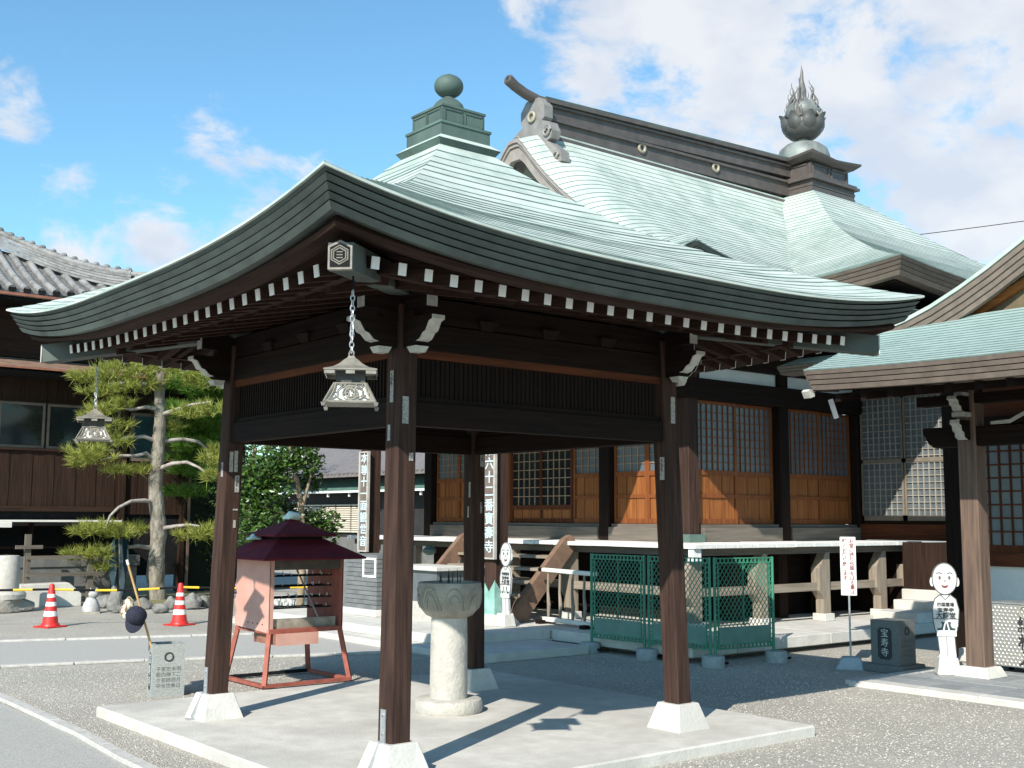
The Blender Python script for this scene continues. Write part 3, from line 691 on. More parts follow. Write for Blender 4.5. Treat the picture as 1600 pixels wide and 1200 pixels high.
granite_box('dark granite box, roof shade put in its colour, on a plinth beside the white red lettered sign', (5.92,-.02,0), R(0), .31, .34, .46, True, .17, GRANITE_SHADED)
st = thing('walking_stick', 'wooden walking stick leaning in the small granite box with a cap hung on it', 'walking stick', (-.93,3.08,.07))
G().tube([(.03,0,0),(-.30,.06,1.06),(-.312,.062,1.10)], [.011,.010,.009], 8).obj('shaft', mat('stick_wood', (.55,.36,.16), (.42,.26,.11), 10, .6), st)
G().tube([(-.312,.062,1.10),(-.325,.065,1.145)], .012, 8).obj('stick_tip', WHITE, st)
cp = thing('baseball_cap', 'navy baseball cap hung on the leaning walking stick', 'cap', (-1.18,3.06,.72))
def dome(rx, ry, rz, lift=0, n=20, m=8):
    rows = []
    for i in range(m+1):
        p = math.pi/2*i/m; rows.append([(rx*math.cos(p)*math.cos(2*math.pi*j/n), ry*math.cos(p)*math.sin(2*math.pi*j/n), rz*math.sin(p)+lift) for j in range(n+1)])
    return G().grid(rows)
cr_ = dome(.095, .085, .10).obj('crown', NAVY, cp, smooth=60)
rows = []
for i in range(6):
    q = i/5; rows.append([(.088*math.cos(a)*(1+q*.0)+.0, -.078*math.sin(a)-q*.075*math.sin(a)**.7, -.012-.028*q*math.sin(a)) for a in [math.pi*j/14 for j in range(15)]])
G().grid(rows).obj('visor', NAVY, cp, smooth=60)
cp.rotation_euler = (R(62), R(12), R(-38))

PAT = mat('patterned_cloth', (.70,.62,.46), (.16,.10,.06), 34, .9, lo=.46, hi=.54)
crumple('patterned_scarf', 'brown and cream patterned cloth bundle behind the navy cap on the stick', 'cloth', (-1.22,3.16,.75), (.06,.06,.12), PAT, 12)

# ------------------------------------------------------------------ traffic cones and striped pole
def cone(label, loc):
    t = thing('traffic_cone', label, 'traffic cone', loc, R(20), 'red and white traffic cones')
    G().box(-.17,-.17,0,.17,.17,.022).obj('base_plate', RED, t, bevel=.008)
    G().lathe([(.135,.02),(.13,.045),(.115,.06)], n=24).obj('cone_foot', RED, t, smooth=40)
    zz = [.06,.16,.235,.305,.365,.43,.48,.625]
    def rad(z): return .112-(z-.06)*.138
    for i, (a, b_) in enumerate(zip(zz, zz[1:])):
        last = i == len(zz)-2
        pr = [(rad(a), a), (rad(b_), b_)] if not last else [(rad(a), a), (rad(.60), .60), (rad(.61)-.006, .618), (.008, .626)]
        G().lathe(pr, n=24).obj('band', RED if i % 2 == 0 else WHITE, t, smooth=40)
cone('red and white banded traffic cone on the left near the stone pillar', (.37,10.29,0))
cone('red and white banded traffic cone standing nearest the pine trunk', (2.0,9.5,0))
pa, pb, pc = Vector((-6.5,13.6,.55)), Vector((.37,10.29,.545)), Vector((2.0,9.5,.56)); pd = Vector((6.6,7.3,.60))
t = thing('striped_barrier_pole', 'yellow and black striped pole resting on the two traffic cones', 'barrier pole', pa)
pth = []
for a, b_ in ((pa,pb),(pb,pc),(pc,Vector((4.2,8.5,.57)))):
    n = max(2, int((b_-a).length/.26))
    for i in range(n): pth.append(a+(b_-a)*i/n + Vector((0,0,-.03*math.sin(math.pi*i/n) )))
for i, (a, b_) in enumerate(zip(pth, pth[1:])):
    if a.x < -4.6: continue
    G().tube([a, b_], .017, 8).obj('stripe', YELLOW if i % 2 else BLACK, t, True)

# ------------------------------------------------------------------ green steel barrier panels on block feet
FP = [(4.53,3.25),(4.575,2.33),(4.655,1.40),(5.59,1.28)]
def fence_panel(label, a, b_):
    A = Vector((*a,0)); B = Vector((*b_,0)); d = (B-A); Ln = d.length; d.normalize()
    t = thing('mesh_barrier', label, 'barrier', (a[0],a[1],0), math.atan2(d.y, d.x), 'green steel mesh barrier panels')
    x0, x1 = .035, Ln-.035; z0, z1 = .185, 1.185
    for x in (x0, x1): G().tube([(x,0,.02),(x,0,z1)], .017, 10).obj('post', GMETAL, t, smooth=50)
    for (za, zb) in ((z1-.012, z1-.062), (z0, z0+.045)):
        for z in (za, zb): G().beam((x0,0,z),(x1,0,z),.018,.014).obj('rail', GMETAL, t)
        g = G(); n = 15
        for i in range(n): xx = x0+(x1-x0)*(i+.5)/n; g.beam((xx,0,za),(xx,0,zb),.014,.016)
        g.obj('rail_rungs', GMETAL, t, kind='stuff')
    for x, s in ((x0+.05,1),(x1-.05,-1)):
        G().beam((x,0,z0),(x,0,z1-.06),.012,.016).obj('inner_stile', GMETAL, t)
        g = G()
        for i in range(15): zz = z0+.05+(z1-z0-.13)*(i+.5)/15; g.beam((x-s*.05,0,zz),(x,0,zz),.014,.012)
        g.obj('stile_rungs', GMETAL, t, kind='stuff')
    G().box(x0+.052,-.004,z0+.047,x1-.052,.004,z0+.235).obj('kick_plate', GPANEL, t)
    xm = (x0+x1)/2; G().beam((xm,.012,z0+.24),(xm,.012,z1-.07),.014,.012).obj('middle_stile', GMETAL, t)
    lo_, hi_ = z0+.236, z1-.064; xa, xb = x0+.052, x1-.052
    for s in (-1, 1):
        g = G(); step = .060; sl = 1.35
        c0 = -3.0
        while c0 < 3.0:
            pts = []                                    # line z = s*sl*(x-c0) + lo_ clipped to the panel
            for xx, zz in ((xa, lo_+s*sl*(xa-c0)), (xb, lo_+s*sl*(xb-c0))):
                if lo_ <= zz <= hi_: pts.append((xx, zz))
            for zz in (lo_, hi_):
                xx = c0+(zz-lo_)/(s*sl)
                if xa < xx < xb: pts.append((xx, zz))
            if len(pts) >= 2: g.beam((pts[0][0], s*.004, pts[0][1]), (pts[1][0], s*.004, pts[1][1]), .004, .009 if s > 0 else .006)
            c0 += step
        g.obj('wire_mesh', GMETAL, t, kind='stuff')
    return t
fence_panel('green mesh barrier panel farthest left, beside the wooden railing', FP[0], FP[1])
fence_panel('green mesh barrier panel partly hidden behind the right pavilion post', FP[1], FP[2])
fence_panel('green mesh barrier panel turned towards the white red lettered sign', FP[2], FP[3])
BLK = mat('grey_block', (.36,.38,.38), (.27,.29,.29), 20, .9, .2)
for (p, lb) in zip(FP, ('round grey concrete foot under the leftmost green barrier post','grey concrete foot left of the right pavilion post','grey concrete foot right of the right pavilion post','grey concrete foot under the rightmost green barrier post')):
    t = thing('concrete_weight', lb, 'concrete foot', (p[0], p[1], 0), random.uniform(-.4,.4), 'concrete barrier feet')
    G().lathe([(.125,0),(.125,.11),(.115,.122),(.025,.124)], n=20).obj('block', BLK, t, smooth=40)
    G().box(.05,-.14,.03,.11,-.115,.055).obj('grip_slot', BLACK, t)

# ------------------------------------------------------------------ stone platform round the hall
pl = struct(bpy.data.objects.new('stone_platform', None)); col.objects.link(pl); pl.location = (4.65,1.7,0)
def slab(x0,y0,x1,y1,z0,z1,m=CONC2): return G().box(x0,y0,z0,x1,y1,z1).obj('platform_slab', m, pl, True, bevel=.008)
x = 4.65
for (a, b) in ((4.65,5.42),(5.43,7.2),(7.21,9.0),(9.01,10.6)): slab(a,1.7,b,2.45,.065,.20)
slab(4.65,2.46,5.4,4.09,.065,.20); slab(4.65,4.10,5.4,12.0,.065,.20); slab(5.41,2.46,10.6,12.0,.05,.195)
G().box(4.95,2.0,0,10.6,12,.064).obj('platform_base', STONE, pl, True)
slab(3.05,4.10,4.64,5.8,.085,.20); slab(3.05,5.81,4.64,9.6,.085,.20)
slab(2.75,3.10,4.38,4.05,.0,.10); slab(2.75,4.06,4.64,9.7,.0,.084)

# ------------------------------------------------------------------ main hall
hall = thing('temple_hall', 'large wooden temple hall with pale green copper roof and jewel finial behind the pavilion', 'temple hall', (6.88,3.76,0))
W = True
def P(name, m, x0,y0,z0,x1,y1,z1, bev=0, par=None): return BX(name, m, par or hall, x0,y0,z0,x1,y1,z1, bev)
XW, YW, YE = 6.88, 3.76, 9.94
DK = {a: wood('dark', a) for a in 'xyz'}
# veranda: planks, edge, posts, rails
xx = 5.78
dz = 1.29
while xx < 10.85:
    P('veranda_plank', wood('deck','y'), xx, 2.66+(0 if xx > 6.8 else 0), dz-.055+random.uniform(-.002,.002), min(xx+.40, 10.9)-.006, YW, dz+random.uniform(-.002,.002), .004); xx += .405
yy = YW+.005
while yy < 11.0:
    P('veranda_plank', wood('deck','x'), 5.78, yy, dz-.055+random.uniform(-.002,.002), XW, min(yy+.40, 11.04)-.006, dz+random.uniform(-.002,.002), .004); yy += .405
P('veranda_beam', wood('rack','x'), 5.90, 2.80, 1.14, 10.8, 2.92, 1.234); P('veranda_beam', wood('rack','y'), 5.92, 2.93, 1.14, 6.04, 11.0, 1.234)  # darker wood carries the shade under the deck edge
P('veranda_end_post', WHITE, 5.80, 2.70, 1.08, 5.94, 2.79, 1.234)
def veranda_post(x, y, ax):
    w = .075
    if ax == 'x': pts = [(x-w,.30),(x+w,.30),(x+w,1.15),(x-.01,1.15),(x-.17,.93),(x-.17,.62),(x-w,.5)]; g = G().prism(pts, 'xz', y-.07, y+.07)
    else: pts = [(y-w,.30),(y+w,.30),(y+w,.5),(y+.17,.62),(y+.17,.93),(y+.01,1.15),(y-w,1.15)]; g = G().prism(pts, 'yz', x-.07, x+.07)
    o = g.obj('veranda_post', wood('grey','z'), hall, True); G().box(x-.11,y-.11,.196,x+.11,y+.11,.30).obj('post_block', CONC2, o, True, bevel=.008)
for x in (5.97, 7.28, 8.66, 10.05, 10.78): veranda_post(x, 2.86, 'x')
for y in (5.2, 6.5, 7.8, 9.1, 10.4): veranda_post(5.98, y, 'y')
for (a, b) in zip((6.05,7.36,8.74,10.13), (7.20,8.58,9.97,10.70)): P('veranda_rail', wood('grey','x'), a, 2.83, .62, b, 2.89, .73)
for (a, b) in zip((2.95,5.28,6.58,7.88,9.18), (5.12,6.42,7.72,9.02,10.32)): P('veranda_rail', wood('grey','y'), 5.95, a, .62, 6.01, b, .73)
P('underfloor_dark_fill', DK['x'], XW, YW+.05, .195, 13.8, YW+.12, 1.23); P('underfloor_dark_fill', DK['y'], 10.62, 2.62, .195, 10.68, YW+.04, 1.23); P('inner_light_stop', DK['x'], 7.06, 3.96, 1.30, 10.8, 4.0, 4.0); P('inner_light_stop', DK['y'], 7.06, 4.01, 1.30, 7.1, 9.85, 4.0); P('underfloor_dark_fill', DK['y'], XW+.05, YW+.13, .195, XW+.12, YE, 1.23)  # dark walls added to blacken the under-deck and stop sky leaking indoors
for x in (7.6, 8.6, 9.6): P('floor_post', wood('siding','z'), x-.1, 3.5, .195, x+.1, 3.7, 1.23)
# structural posts
for (x, y) in ((XW,YW),(8.90,YW),(10.85,YW),(XW,5.36),(XW,8.40),(XW,YE)):
    P('wall_post', wood('post','z') if (x, y) == (XW, YW) else DK['z'], x-.11, y-.11, 1.29, x+.11, y+.11, 4.3, .015)
G().lathe([(.02,0),(.05,.02),(.05,.04),(.02,.07)], c=(0,0,0), n=12).obj('post_stud', PATINA_D, hall, True, loc=None).location = (XW-.22-6.88, YW-.13-3.76, 1.33)
sh = P('post_shoe', PATINA_D, XW-.16, YW-.16, 1.291, XW+.16, YW+.16, 1.40)
# sills, heads, white strip, top beam
SG = wood('grey','x')
for (a, b) in ((XW+.17, 8.78), (9.02, 10.74)):
    P('sill', wood('sill','x'), a, YW-.13, 1.291, b, YW+.02, 1.49, .006); P('threshold', wood('sill','x'), a, YW-.06, 1.491, b, YW+.03, 1.535)
for (a, b) in ((YW+.17, 5.24), (5.48, 8.28), (8.52, YE-.12)):
    P('sill', wood('sill','y'), XW-.13, a, 1.291, XW+.02, b, 1.49, .006); P('threshold', wood('sill','y'), XW-.06, a, 1.491, XW+.03, b, 1.535)
P('head_beam', DK['x'], XW-.16, YW-.16, 3.29, 10.95, YW+.05, 3.575); P('head_beam', DK['y'], XW-.155, YW+.06, 3.29, XW+.05, YE+.2, 3.574)
P('white_strip', PLASTER, XW+.02, YW-.04, 3.576, 10.90, YW+.02, 3.77); P('white_strip', PLASTER, XW-.04, YW+.03, 3.576, XW+.02, YE, 3.77)
P('wall_plate', DK['x'], XW-.14, YW-.14, 3.771, 10.95, YW+.02, 4.05); P('wall_plate', DK['y'], XW-.14, YW+.03, 3.771, XW+.02, YE+.2, 4.05)
P('upper_wall', DK['x'], XW, YW, 4.05, 13.0, YW+.1, 5.0); P('upper_wall', DK['y'], XW, YW+.11, 4.05, XW+.1, YE, 4.9)
for x in (6.99, 8.9, 10.85): P('strut', DK['z'], x-.07, YW-.07, 3.575, x+.07, YW-.03, 3.772)
# sliding doors
def door(face, a, b, z0, z1, zmid, cols, rows, plane, full=False):
    """one sliding leaf between a and b along the wall"""
    O, OY = wood('orange','z'), wood('orange','x' if face == 'y' else 'y')
    def bx(name, m, u0, w0, u1, w1, d0, d1, par):
        return P(name, m, u0, plane+d0, w0, u1, plane+d1, w1, 0, par) if face == 'y' else P(name, m, plane+d0, u0, w0, plane+d1, u1, w1, 0, par)
    fr = .045
    g = G()
    def gb(u0, w0, u1, w1, d0, d1):
        if face == 'y': g.box(u0, plane+d0, w0, u1, plane+d1, w1)
        else: g.box(plane+d0, u0, w0, plane+d1, u1, w1)
    gb(a, z0, a+fr, z1, -.02, .02); gb(b-fr, z0, b, z1, -.02, .02); gb(a+fr, z1-fr, b-fr, z1, -.019, .019); gb(a+fr, z0, b-fr, z0+.07, -.019, .019)
    gb(a+fr, zmid-.03, b-fr, zmid+.04, -.021, .019)
    if not full: gb(a+fr, (z0+.07+zmid)/2-.025, b-fr, (z0+.07+zmid)/2+.025, -.018, .018)
    d = g.obj('sliding_door', wood('frame','z') if not full else wood('red','z'), hall, True)
    bx('pane', PAPER if not full else GLASS, a+fr, zmid, b-fr, z1-fr, .006, .010, d)
    g = G(); n = cols
    for i in range(1, n): u = a+fr+(b-a-2*fr)*i/n; gb(u-.006, zmid+.04, u+.006, z1-fr, -.012, .004)
    for i in range(1, rows): w = zmid+.04+(z1-fr-zmid-.04)*i/rows; gb(a+fr, w-.006, b-fr, w+.006, -.010, .003)
    g.obj('lattice', wood('frame','z') if face == 'y' else mat('worn_lattice', (.36,.24,.15), (.26,.16,.10), 8, .7), d, True)
    nb = 3
    for (w0, w1) in (((z0+.07, (z0+.07+zmid)/2-.025), ((z0+.07+zmid)/2+.025, zmid-.03)) if not full else ((z0+.07, zmid-.03),)):
        for i in range(nb):
            u0 = a+fr+(b-a-2*fr)*i/nb; u1 = a+fr+(b-a-2*fr)*(i+1)/nb-.004
            bx('board', wood('orange','z'), u0+.004, w0, u1-.004, w1, .004*(i % 2), .012, d)
Z0, Z1, ZM = 1.54, 3.285, 2.26
for (a, b) in ((7.0,7.9),(7.9,8.78),(9.02,9.88),(9.88,10.73)): door('y', a, b, Z0, Z1, ZM, 7, 8, YW+.02+(.03 if a in (7.9,9.88) else -.02))
for (a, b, fl) in ((3.89,4.56,0),(4.56,5.24,0),(5.48,6.15,0),(6.16,6.94,1),(6.94,7.72,1),(7.72,8.27,0),(8.52,9.15,0),(9.15,9.80,0)):
    if fl: door('x', a, b, Z0, Z1, 1.78, 5, 10, XW+.01+(.04 if a > 6.5 else 0), True)
    else: door('x', a, b, Z0, Z1, ZM, 4, 8, XW+.02)
# side wing wall (towards the gate): tall lattice and red sill
XB = 10.85
P('side_wall_board', wood('siding','y'), XB, 1.90, 1.30, XB+.1, YW-.12, 4.9)
P('side_sill', wood('red','y'), XB-.10, 2.12, 1.30, XB-.002, YW-.12, 1.545); P('side_post', DK['z'], XB-.15, 1.90, .195, XB+.08, 2.10, 4.6); 
LATT = mat('pale_lattice', (.36,.33,.28), (.28,.255,.215), 6, .75)
for (a, b) in ((2.13,2.86),(2.88,3.63)):
    g = G(); z0, z1 = 1.60, 3.55
    for (u0,w0,u1,w1) in ((a,z0,a+.03,z1),(b-.03,z0,b,z1),(a,z0,b,z0+.08),(a,2.5,b,2.56),(a,z1-.04,b,z1)): g.box(XB-.05,u0,w0,XB-.012,u1,w1)
    d = g.obj('lattice_panel', mat('panel_stile', (.20,.165,.125), (.15,.12,.09), 6, .75), hall, True)
    P('pane', PAPER, XB-.016, a+.02, z0+.05, XB-.004, b-.02, z1-.02, 0, d)
    g = G()
    for i in range(1, 7): u = a+.03+(b-a-.06)*i/7; g.box(XB-.042,u-.0055,z0+.08,XB-.018,u+.0055,z1-.04)
    for i in range(1, 18): w = z0+.08+(z1-.12-z0)*i/18; g.box(XB-.040,a+.03,w-.0055,XB-.017,b-.03,w+.0055)
    g.obj('lattice', LATT, d, True)
P('veranda_end_board', wood('siding','z'), 10.3, 1.75, .55, 10.36, 2.62, 1.285)
for (x0,y0,x1,y1,z) in ((9.3,1.78,9.9,2.5,.33),(9.9,1.74,10.6,2.55,.46),(10.2,1.72,11.0,2.6,.60)): BX('stone_step', CONC2, hall, x0,y0,.19,x1,y1,z,.012)
# porch posts, steps
for (px_, yq) in ((4.62,5.20),(4.62,8.42)):
    po = P('porch_post', wood('post','z'), px_-.12, yq-.12, .33, px_+.12, yq+.12, 4.0, .02)
    G().frus((px_,yq), .199, .33, .24, .24, .16, .16).obj('post_base', CONC2, po, True, bevel=.01)
    g = G(); n = 5
    for s_, (ux, uy) in enumerate(((1,0),(0,1),(-1,0),(0,-1))):
        pts = [(-.13,.33),(.13,.33),(.13,.78),(.065,.70),(0,.62),(-.065,.70),(-.13,.78)]
        vs = [(px_+ux*.128-uy*q, yq+uy*.128+ux*q, z) for q, z in pts] + [(px_+ux*.121-uy*q, yq+uy*.121+ux*q, z) for q, z in pts]
        n = 7; g.add(vs, [(0,1,2,3,4,5,6), (13,12,11,10,9,8,7)] + [(i, (i+1) % n, n+(i+1) % n, n+i) for i in range(n)])
    g.obj('copper_shoe', mat('verdigris_shoe', (.30,.52,.45), (.20,.38,.33), 8, .6), po, True)
P('porch_beam', DK['y'], 4.53, 5.0, 3.1, 4.71, 8.9, 3.4)
for y in (5.10, 7.55):
    pts = [(4.84,.2),(5.00,.2),(5.92,1.18),(5.92,1.34),(5.84,1.375),(5.74,1.33),(4.78,.36)]
    G().prism(pts, 'xz', y-.05, y+.05).obj('stair_stringer', mat('stair_wood', (.22,.135,.09), (.15,.09,.06), 6, .75, .2), hall, True)
for i in range(5): P('stair_tread', wood('grey','y'), 4.86+.20*i, 5.16, .36+.17*i, 5.14+.20*i, 7.49, .40+.17*i)
# ---- roofs
HR = bpy.data.objects.new('hall_roof', None); col.objects.link(HR); HR.parent = hall
CX, CY, HE = 13.85, 6.85, 5.79
PH = [(.6,8.02),(.84,7.93),(1.25,7.60),(1.70,7.20),(2.14,6.86),(2.75,6.48),(3.4,6.12),(4.04,5.80),(4.6,5.52),(5.2,5.27),(5.5,5.15),(5.80,5.06)]
def zp(m, t): s = min(1, abs(t)/max(m,1e-6)); return lerp(PH, m) - .20*(m/HE)**2.4*(1-s**3)
def SP(side, t, m, z): a, b, c = SD(side, t, m, z); return (a+CX, b+CY, c)
def stepped(fn, us, vs_, lift, name, m, par, kind='stuff'):
    """fn(u,v)->point; v runs down the slope; each v interval is one overlapping course"""
    g = G()
    for a, b in zip(vs_, vs_[1:]):
        r0_, r1_, r2_ = [], [], []
        for u in us(a): p = fn(u, a, a); r0_.append((p[0], p[1], p[2]+.001))
        for u in us(b): p = fn(u, b, b); r1_.append((p[0], p[1], p[2]+lift)); r2_.append((p[0], p[1], p[2]-.004))
        nf = len(g.f); g.grid([r0_, r1_, r2_]); k_ = len(r0_)-1; g.m2 += list(range(nf+k_, nf+2*k_))
    return g.obj(name, m, par, True, raw=True, kind=kind, m2=LAP if m in (PATINA, PATINA_G) else None)
for side, nc in ((0,46),(3,46),(1,10),(2,10)):
    vv = [.7+(HE-.7)*i/nc for i in range(nc+1)]
    stepped(lambda u, v, _: SP(side, u*v, v, zp(v, u*v)), lambda v: [-1+2*j/36 for j in range(37)], vv, .011, 'copper_courses', PATINA, HR)
LAYH = [(0,0,-.058),(.026,-.058,-.118),(.052,-.118,-.178),(.078,-.178,-.25)]
for side in range(4):
    for k, (d, a, b) in enumerate(LAYH):
        rows = [[] for _ in range(4)]
        for j in range(33):
            s = -1+2*j/32; z = 4.86+.20*abs(s)**3
            for r_, (mm, q) in zip(rows, ((HE-d,a),(HE-d-.035,b+.012),(HE-d-.3,b+.012),(HE-d-.3,a))): r_.append(SP(side, s*mm, mm, z+q))
        G().grid(rows, closed=True).obj('eave_layer', FASCIA_B if side == 3 else FASCIA_B, HR, True)
    rows = [[], []]
    for j in range(17):
        s = -1+2*j/16; rows[0].append(SP(side, s*(HE-.3), HE-.3, 4.62+.18*abs(s)**3)); rows[1].append(SP(side, s*2.9, 2.9, 5.05))
    G().grid(rows).obj('soffit', DK['x'], HR, True)
# front wing with gable: ridge along X
WP = [(.10,7.93),(.2,7.85),(.5,7.50),(.8,7.19),(1.1,6.91),(1.4,6.66),(1.9,6.26),(2.4,5.90),(3.0,5.53),(3.6,5.20),(4.2,4.90),(4.8,4.68),(5.47,4.46)]
WE, XE, XV = 5.465, 4.48, 6.22
def zw(dy, x):
    z = lerp(WP, dy); e = max(0, 1-(x-XE)/2.2); z += .28*(dy/WE)**3*e**2
    if dy < 3.9 and x < 7.25: z -= .24*((7.25-x)/1.03)**2
    return z
def us_y(v):
    x0 = XV if v < WE-(XV-XE) else XE+(WE-v); return [x0+(14.2-x0)*(j/40)**1.6 for j in range(41)]
vv = [.12+(WE-.12)*i/50 for i in range(51)]
stepped(lambda u, v, _: (u, CY-v, zw(v, u)), us_y, vv, .011, 'copper_courses', PATINA, HR)
stepped(lambda u, v, _: (u, CY+v, zw(v, u)), us_y, vv[::5], .011, 'copper_courses', PATINA, HR)
# skirt roof below the gable
def zf(x, t): return lerp([(0,4.46),(.5,4.66),(1.0,4.98),(1.57,5.25),(2.2,5.6)], x-XE) + .30*(abs(t)/WE)**4*max(0,1-(x-XE)/2.2)**2
vs2 = [6.9-(6.9-XE)*i/16 for i in range(17)]
stepped(lambda u, v, _: (v, CY+u*(WE-(v-XE)), zf(v, u*WE)), lambda v: [-1+2*j/20 for j in range(21)], vs2, .011, 'copper_courses', PATINA, HR)
for k, (d, a, b) in enumerate(LAYH):
    rows = [[] for _ in range(4)]; ro2 = [[] for _ in range(4)]; ro3 = [[] for _ in range(4)]
    for j in range(33):
        q = j/32; x = XE + (13.5-XE)*q**1.5; e = max(0, 1-(x-XE)/2.2); z = 4.46+.28*e**2
        for r_, r3_, (mm, zz) in zip(rows, ro3, ((0,a),(.035,b+.012),(.3,b+.012),(.3,a))): r_.append((max(x, XE+d+mm), CY-WE+d+mm, z+zz)); r3_.append((max(x, XE+d+mm), CY+WE-d-mm, z+zz))
        s = -1+2*q; y = CY+s*WE; z = 4.46+.28*abs(s)**4
        for r_, (mm, zz) in zip(ro2, ((0,a),(.035,b+.012),(.3,b+.012),(.3,a))): r_.append((XE+d+mm, CY+s*(WE-d-mm), z+zz))
    G().grid(rows, closed=True).obj('eave_layer', FASCIA, HR, True); G().grid(ro2, closed=True).obj('eave_layer', FASCIA, HR, True); G().grid(ro3, closed=True).obj('eave_layer', FASCIA, HR, True)
P('soffit', DK['x'], XE+.25, CY-WE+.25, 4.25, 12.5, CY+WE-.25, 4.28, 0, HR)
# gable: barge boards, wall behind
BARGE = mat('grey_barge_board', (.30,.265,.235), (.23,.20,.18), 5, .65, .05)
def barge_rows(sgn, dx0, dx1, t0, t1):
    rows = [[] for _ in range(4)]
    for i in range(25):
        dy = .0+2.7*i/24; z = zw(max(dy,.1), XV)-.005
        for r_, (x, q) in zip(rows, ((XV+dx0,t0),(XV+dx0,t1),(XV+dx1,t1),(XV+dx1,t0))): r_.append((x, CY+sgn*dy, z+q*(1+.1*math.exp(-dy*3))))
    return rows
for sgn in (-1, 1):
    G().grid(barge_rows(sgn,-.02,.10,-.05,.0), closed=True).obj('barge_layer', BARGE, HR, True)
    G().grid(barge_rows(sgn,.01,.13,-.105,-.055), closed=True).obj('barge_layer', BARGE, HR, True)
    G().grid(barge_rows(sgn,.04,.12,-.30,-.11), closed=True).obj('barge_board', BARGE, HR, True)
G().prism([(CY-2.75,5.2),(CY+2.75,5.2),(CY,7.5)], 'yz', 7.2, 7.3).obj('gable_wall', wood('red','z'), HR, True)
for y in (CY-1.2, CY-.4, CY+.4, CY+1.2): P('gable_strut', wood('orange','z'), 7.05, y-.06, 5.2, 7.19, y+.06, 7.15-abs(y-CY)*1.1, 0, HR)
# kohai: canopy roof above the steps, mostly hidden behind the pavilion
g = G(); rows = []
for i in range(9):
    q = i/8; rows.append([(4.9-1.45*q, 3.35+7.0*j/12, 4.72-.75*q+.18*q*q+.08*abs(j-6)**2/36*q) for j in range(13)])
g.grid(rows); g.grid([[(x,y,z-.22) for x,y,z in r] for r in rows]); g.grid([rows[-1], [(x+.03,y,z-.22) for x,y,z in rows[-1]]])
g.grid([[r[0] for r in rows], [(r[0][0], r[0][1]+.02, r[0][2]-.22) for r in rows]]); g.grid([[r[-1] for r in rows], [(r[-1][0], r[-1][1]-.02, r[-1][2]-.22) for r in rows]])
g.obj('porch_canopy', PATINA, HR, True)
# main ridge
def rz_(x): return (x-6.9)*.042
for (hw, za, zb, m, gr) in ((.26,7.78,7.84,RIDGE,0),(.24,7.84,7.875,PATINA,0),(.15,7.875,8.12,RIDGE,.45),(.20,8.11,8.155,RIDGE,.5),(.14,8.155,8.36,RIDGE,.9),(.19,8.35,8.39,RIDGE,.9),(.23,8.40,8.46,RIDGE,1.0),(.20,8.46,8.50,PATINA_D,1.0)):
    g = G(); vs = []
    for x in (6.75, 13.3):
        for (s, z) in ((-1,za),(1,za),(1,zb),(-1,zb)): vs.append((x, CY+s*hw, z+(rz_(x)*gr if (z, s) else 0)))
    g.add(vs, [(0,3,2,1),(4,5,6,7),(0,1,5,4),(1,2,6,5),(2,3,7,6),(3,0,4,7)]); g.obj('ridge_course', m, HR, True)
CRW = mat('pale_crest', (.38,.34,.25), (.28,.25,.19), 10, .6)
for x in (9.0, 10.95):
    c = G().ring((x, CY-.165, 8.06+.45*rz_(x)), .075, .028, (0,1,0), 20, 8).obj('ridge_crest', CRW, HR, True, smooth=60); G().lathe([(.05,0),(.05,.012)], c=(0,0,0), n=14)
tl = G().tube([(7.3,CY,8.50),(6.75,CY,8.47),(6.45,CY,8.53),(6.25,CY,8.60),(6.10,CY,8.68)], [.085,.09,.085,.085,.092], 14).obj('ridge_tail', RIDGE, HR, True, smooth=50)
G().ring((6.095,CY,8.683), .055, .022, (1,0,-.35), 16, 6).obj('tail_rim', RIDGE, tl, True); G().tube([(6.094,CY,8.684),(6.104,CY,8.68)], .045, 12).obj('tail_mouth', BLACK, tl, True)
on = [(-.02,8.46),(.16,8.46),(.30,8.30),(.30,8.10),(.24,8.05),(.42,7.98),(.50,7.82),(.46,7.70),(.36,7.68),(.52,7.56),(.70,7.42),(.72,7.26),(.60,7.24),(.44,7.36),(.30,7.52),(.16,7.62),(-.02,7.66)]
fullp = [(CY+a, z) for a, z in on] + [(CY-a, z) for a, z in reversed(on[1:-1])]
og = G().prism(fullp, 'yz', 6.62, 6.80).obj('ridge_end_plate', mat('grey_copper', (.25,.235,.22), (.18,.17,.16), 6, .5), HR, True)
for s in (-1, 1):
    G().tube([(6.60, CY+s*(.38+.10*math.cos(a)*(1-a/16)), 7.83+.10*math.sin(a)*(1-a/16)) for a in [i*.55 for i in range(18)]], .022, 6).obj('cloud_scroll', MATS['grey_copper'], og, True)
    G().tube([(6.60, CY+s*(.60+.07*math.cos(a)*(1-a/14)), 7.36+.07*math.sin(a)*(1-a/14)) for a in [i*.55 for i in range(14)]], .016, 6).obj('cloud_scroll', MATS['grey_copper'], og, True)
G().ring((6.60, CY, 8.16), .075, .026, (1,0,0), 20, 8).obj('crest', CRW, og, True, smooth=60)
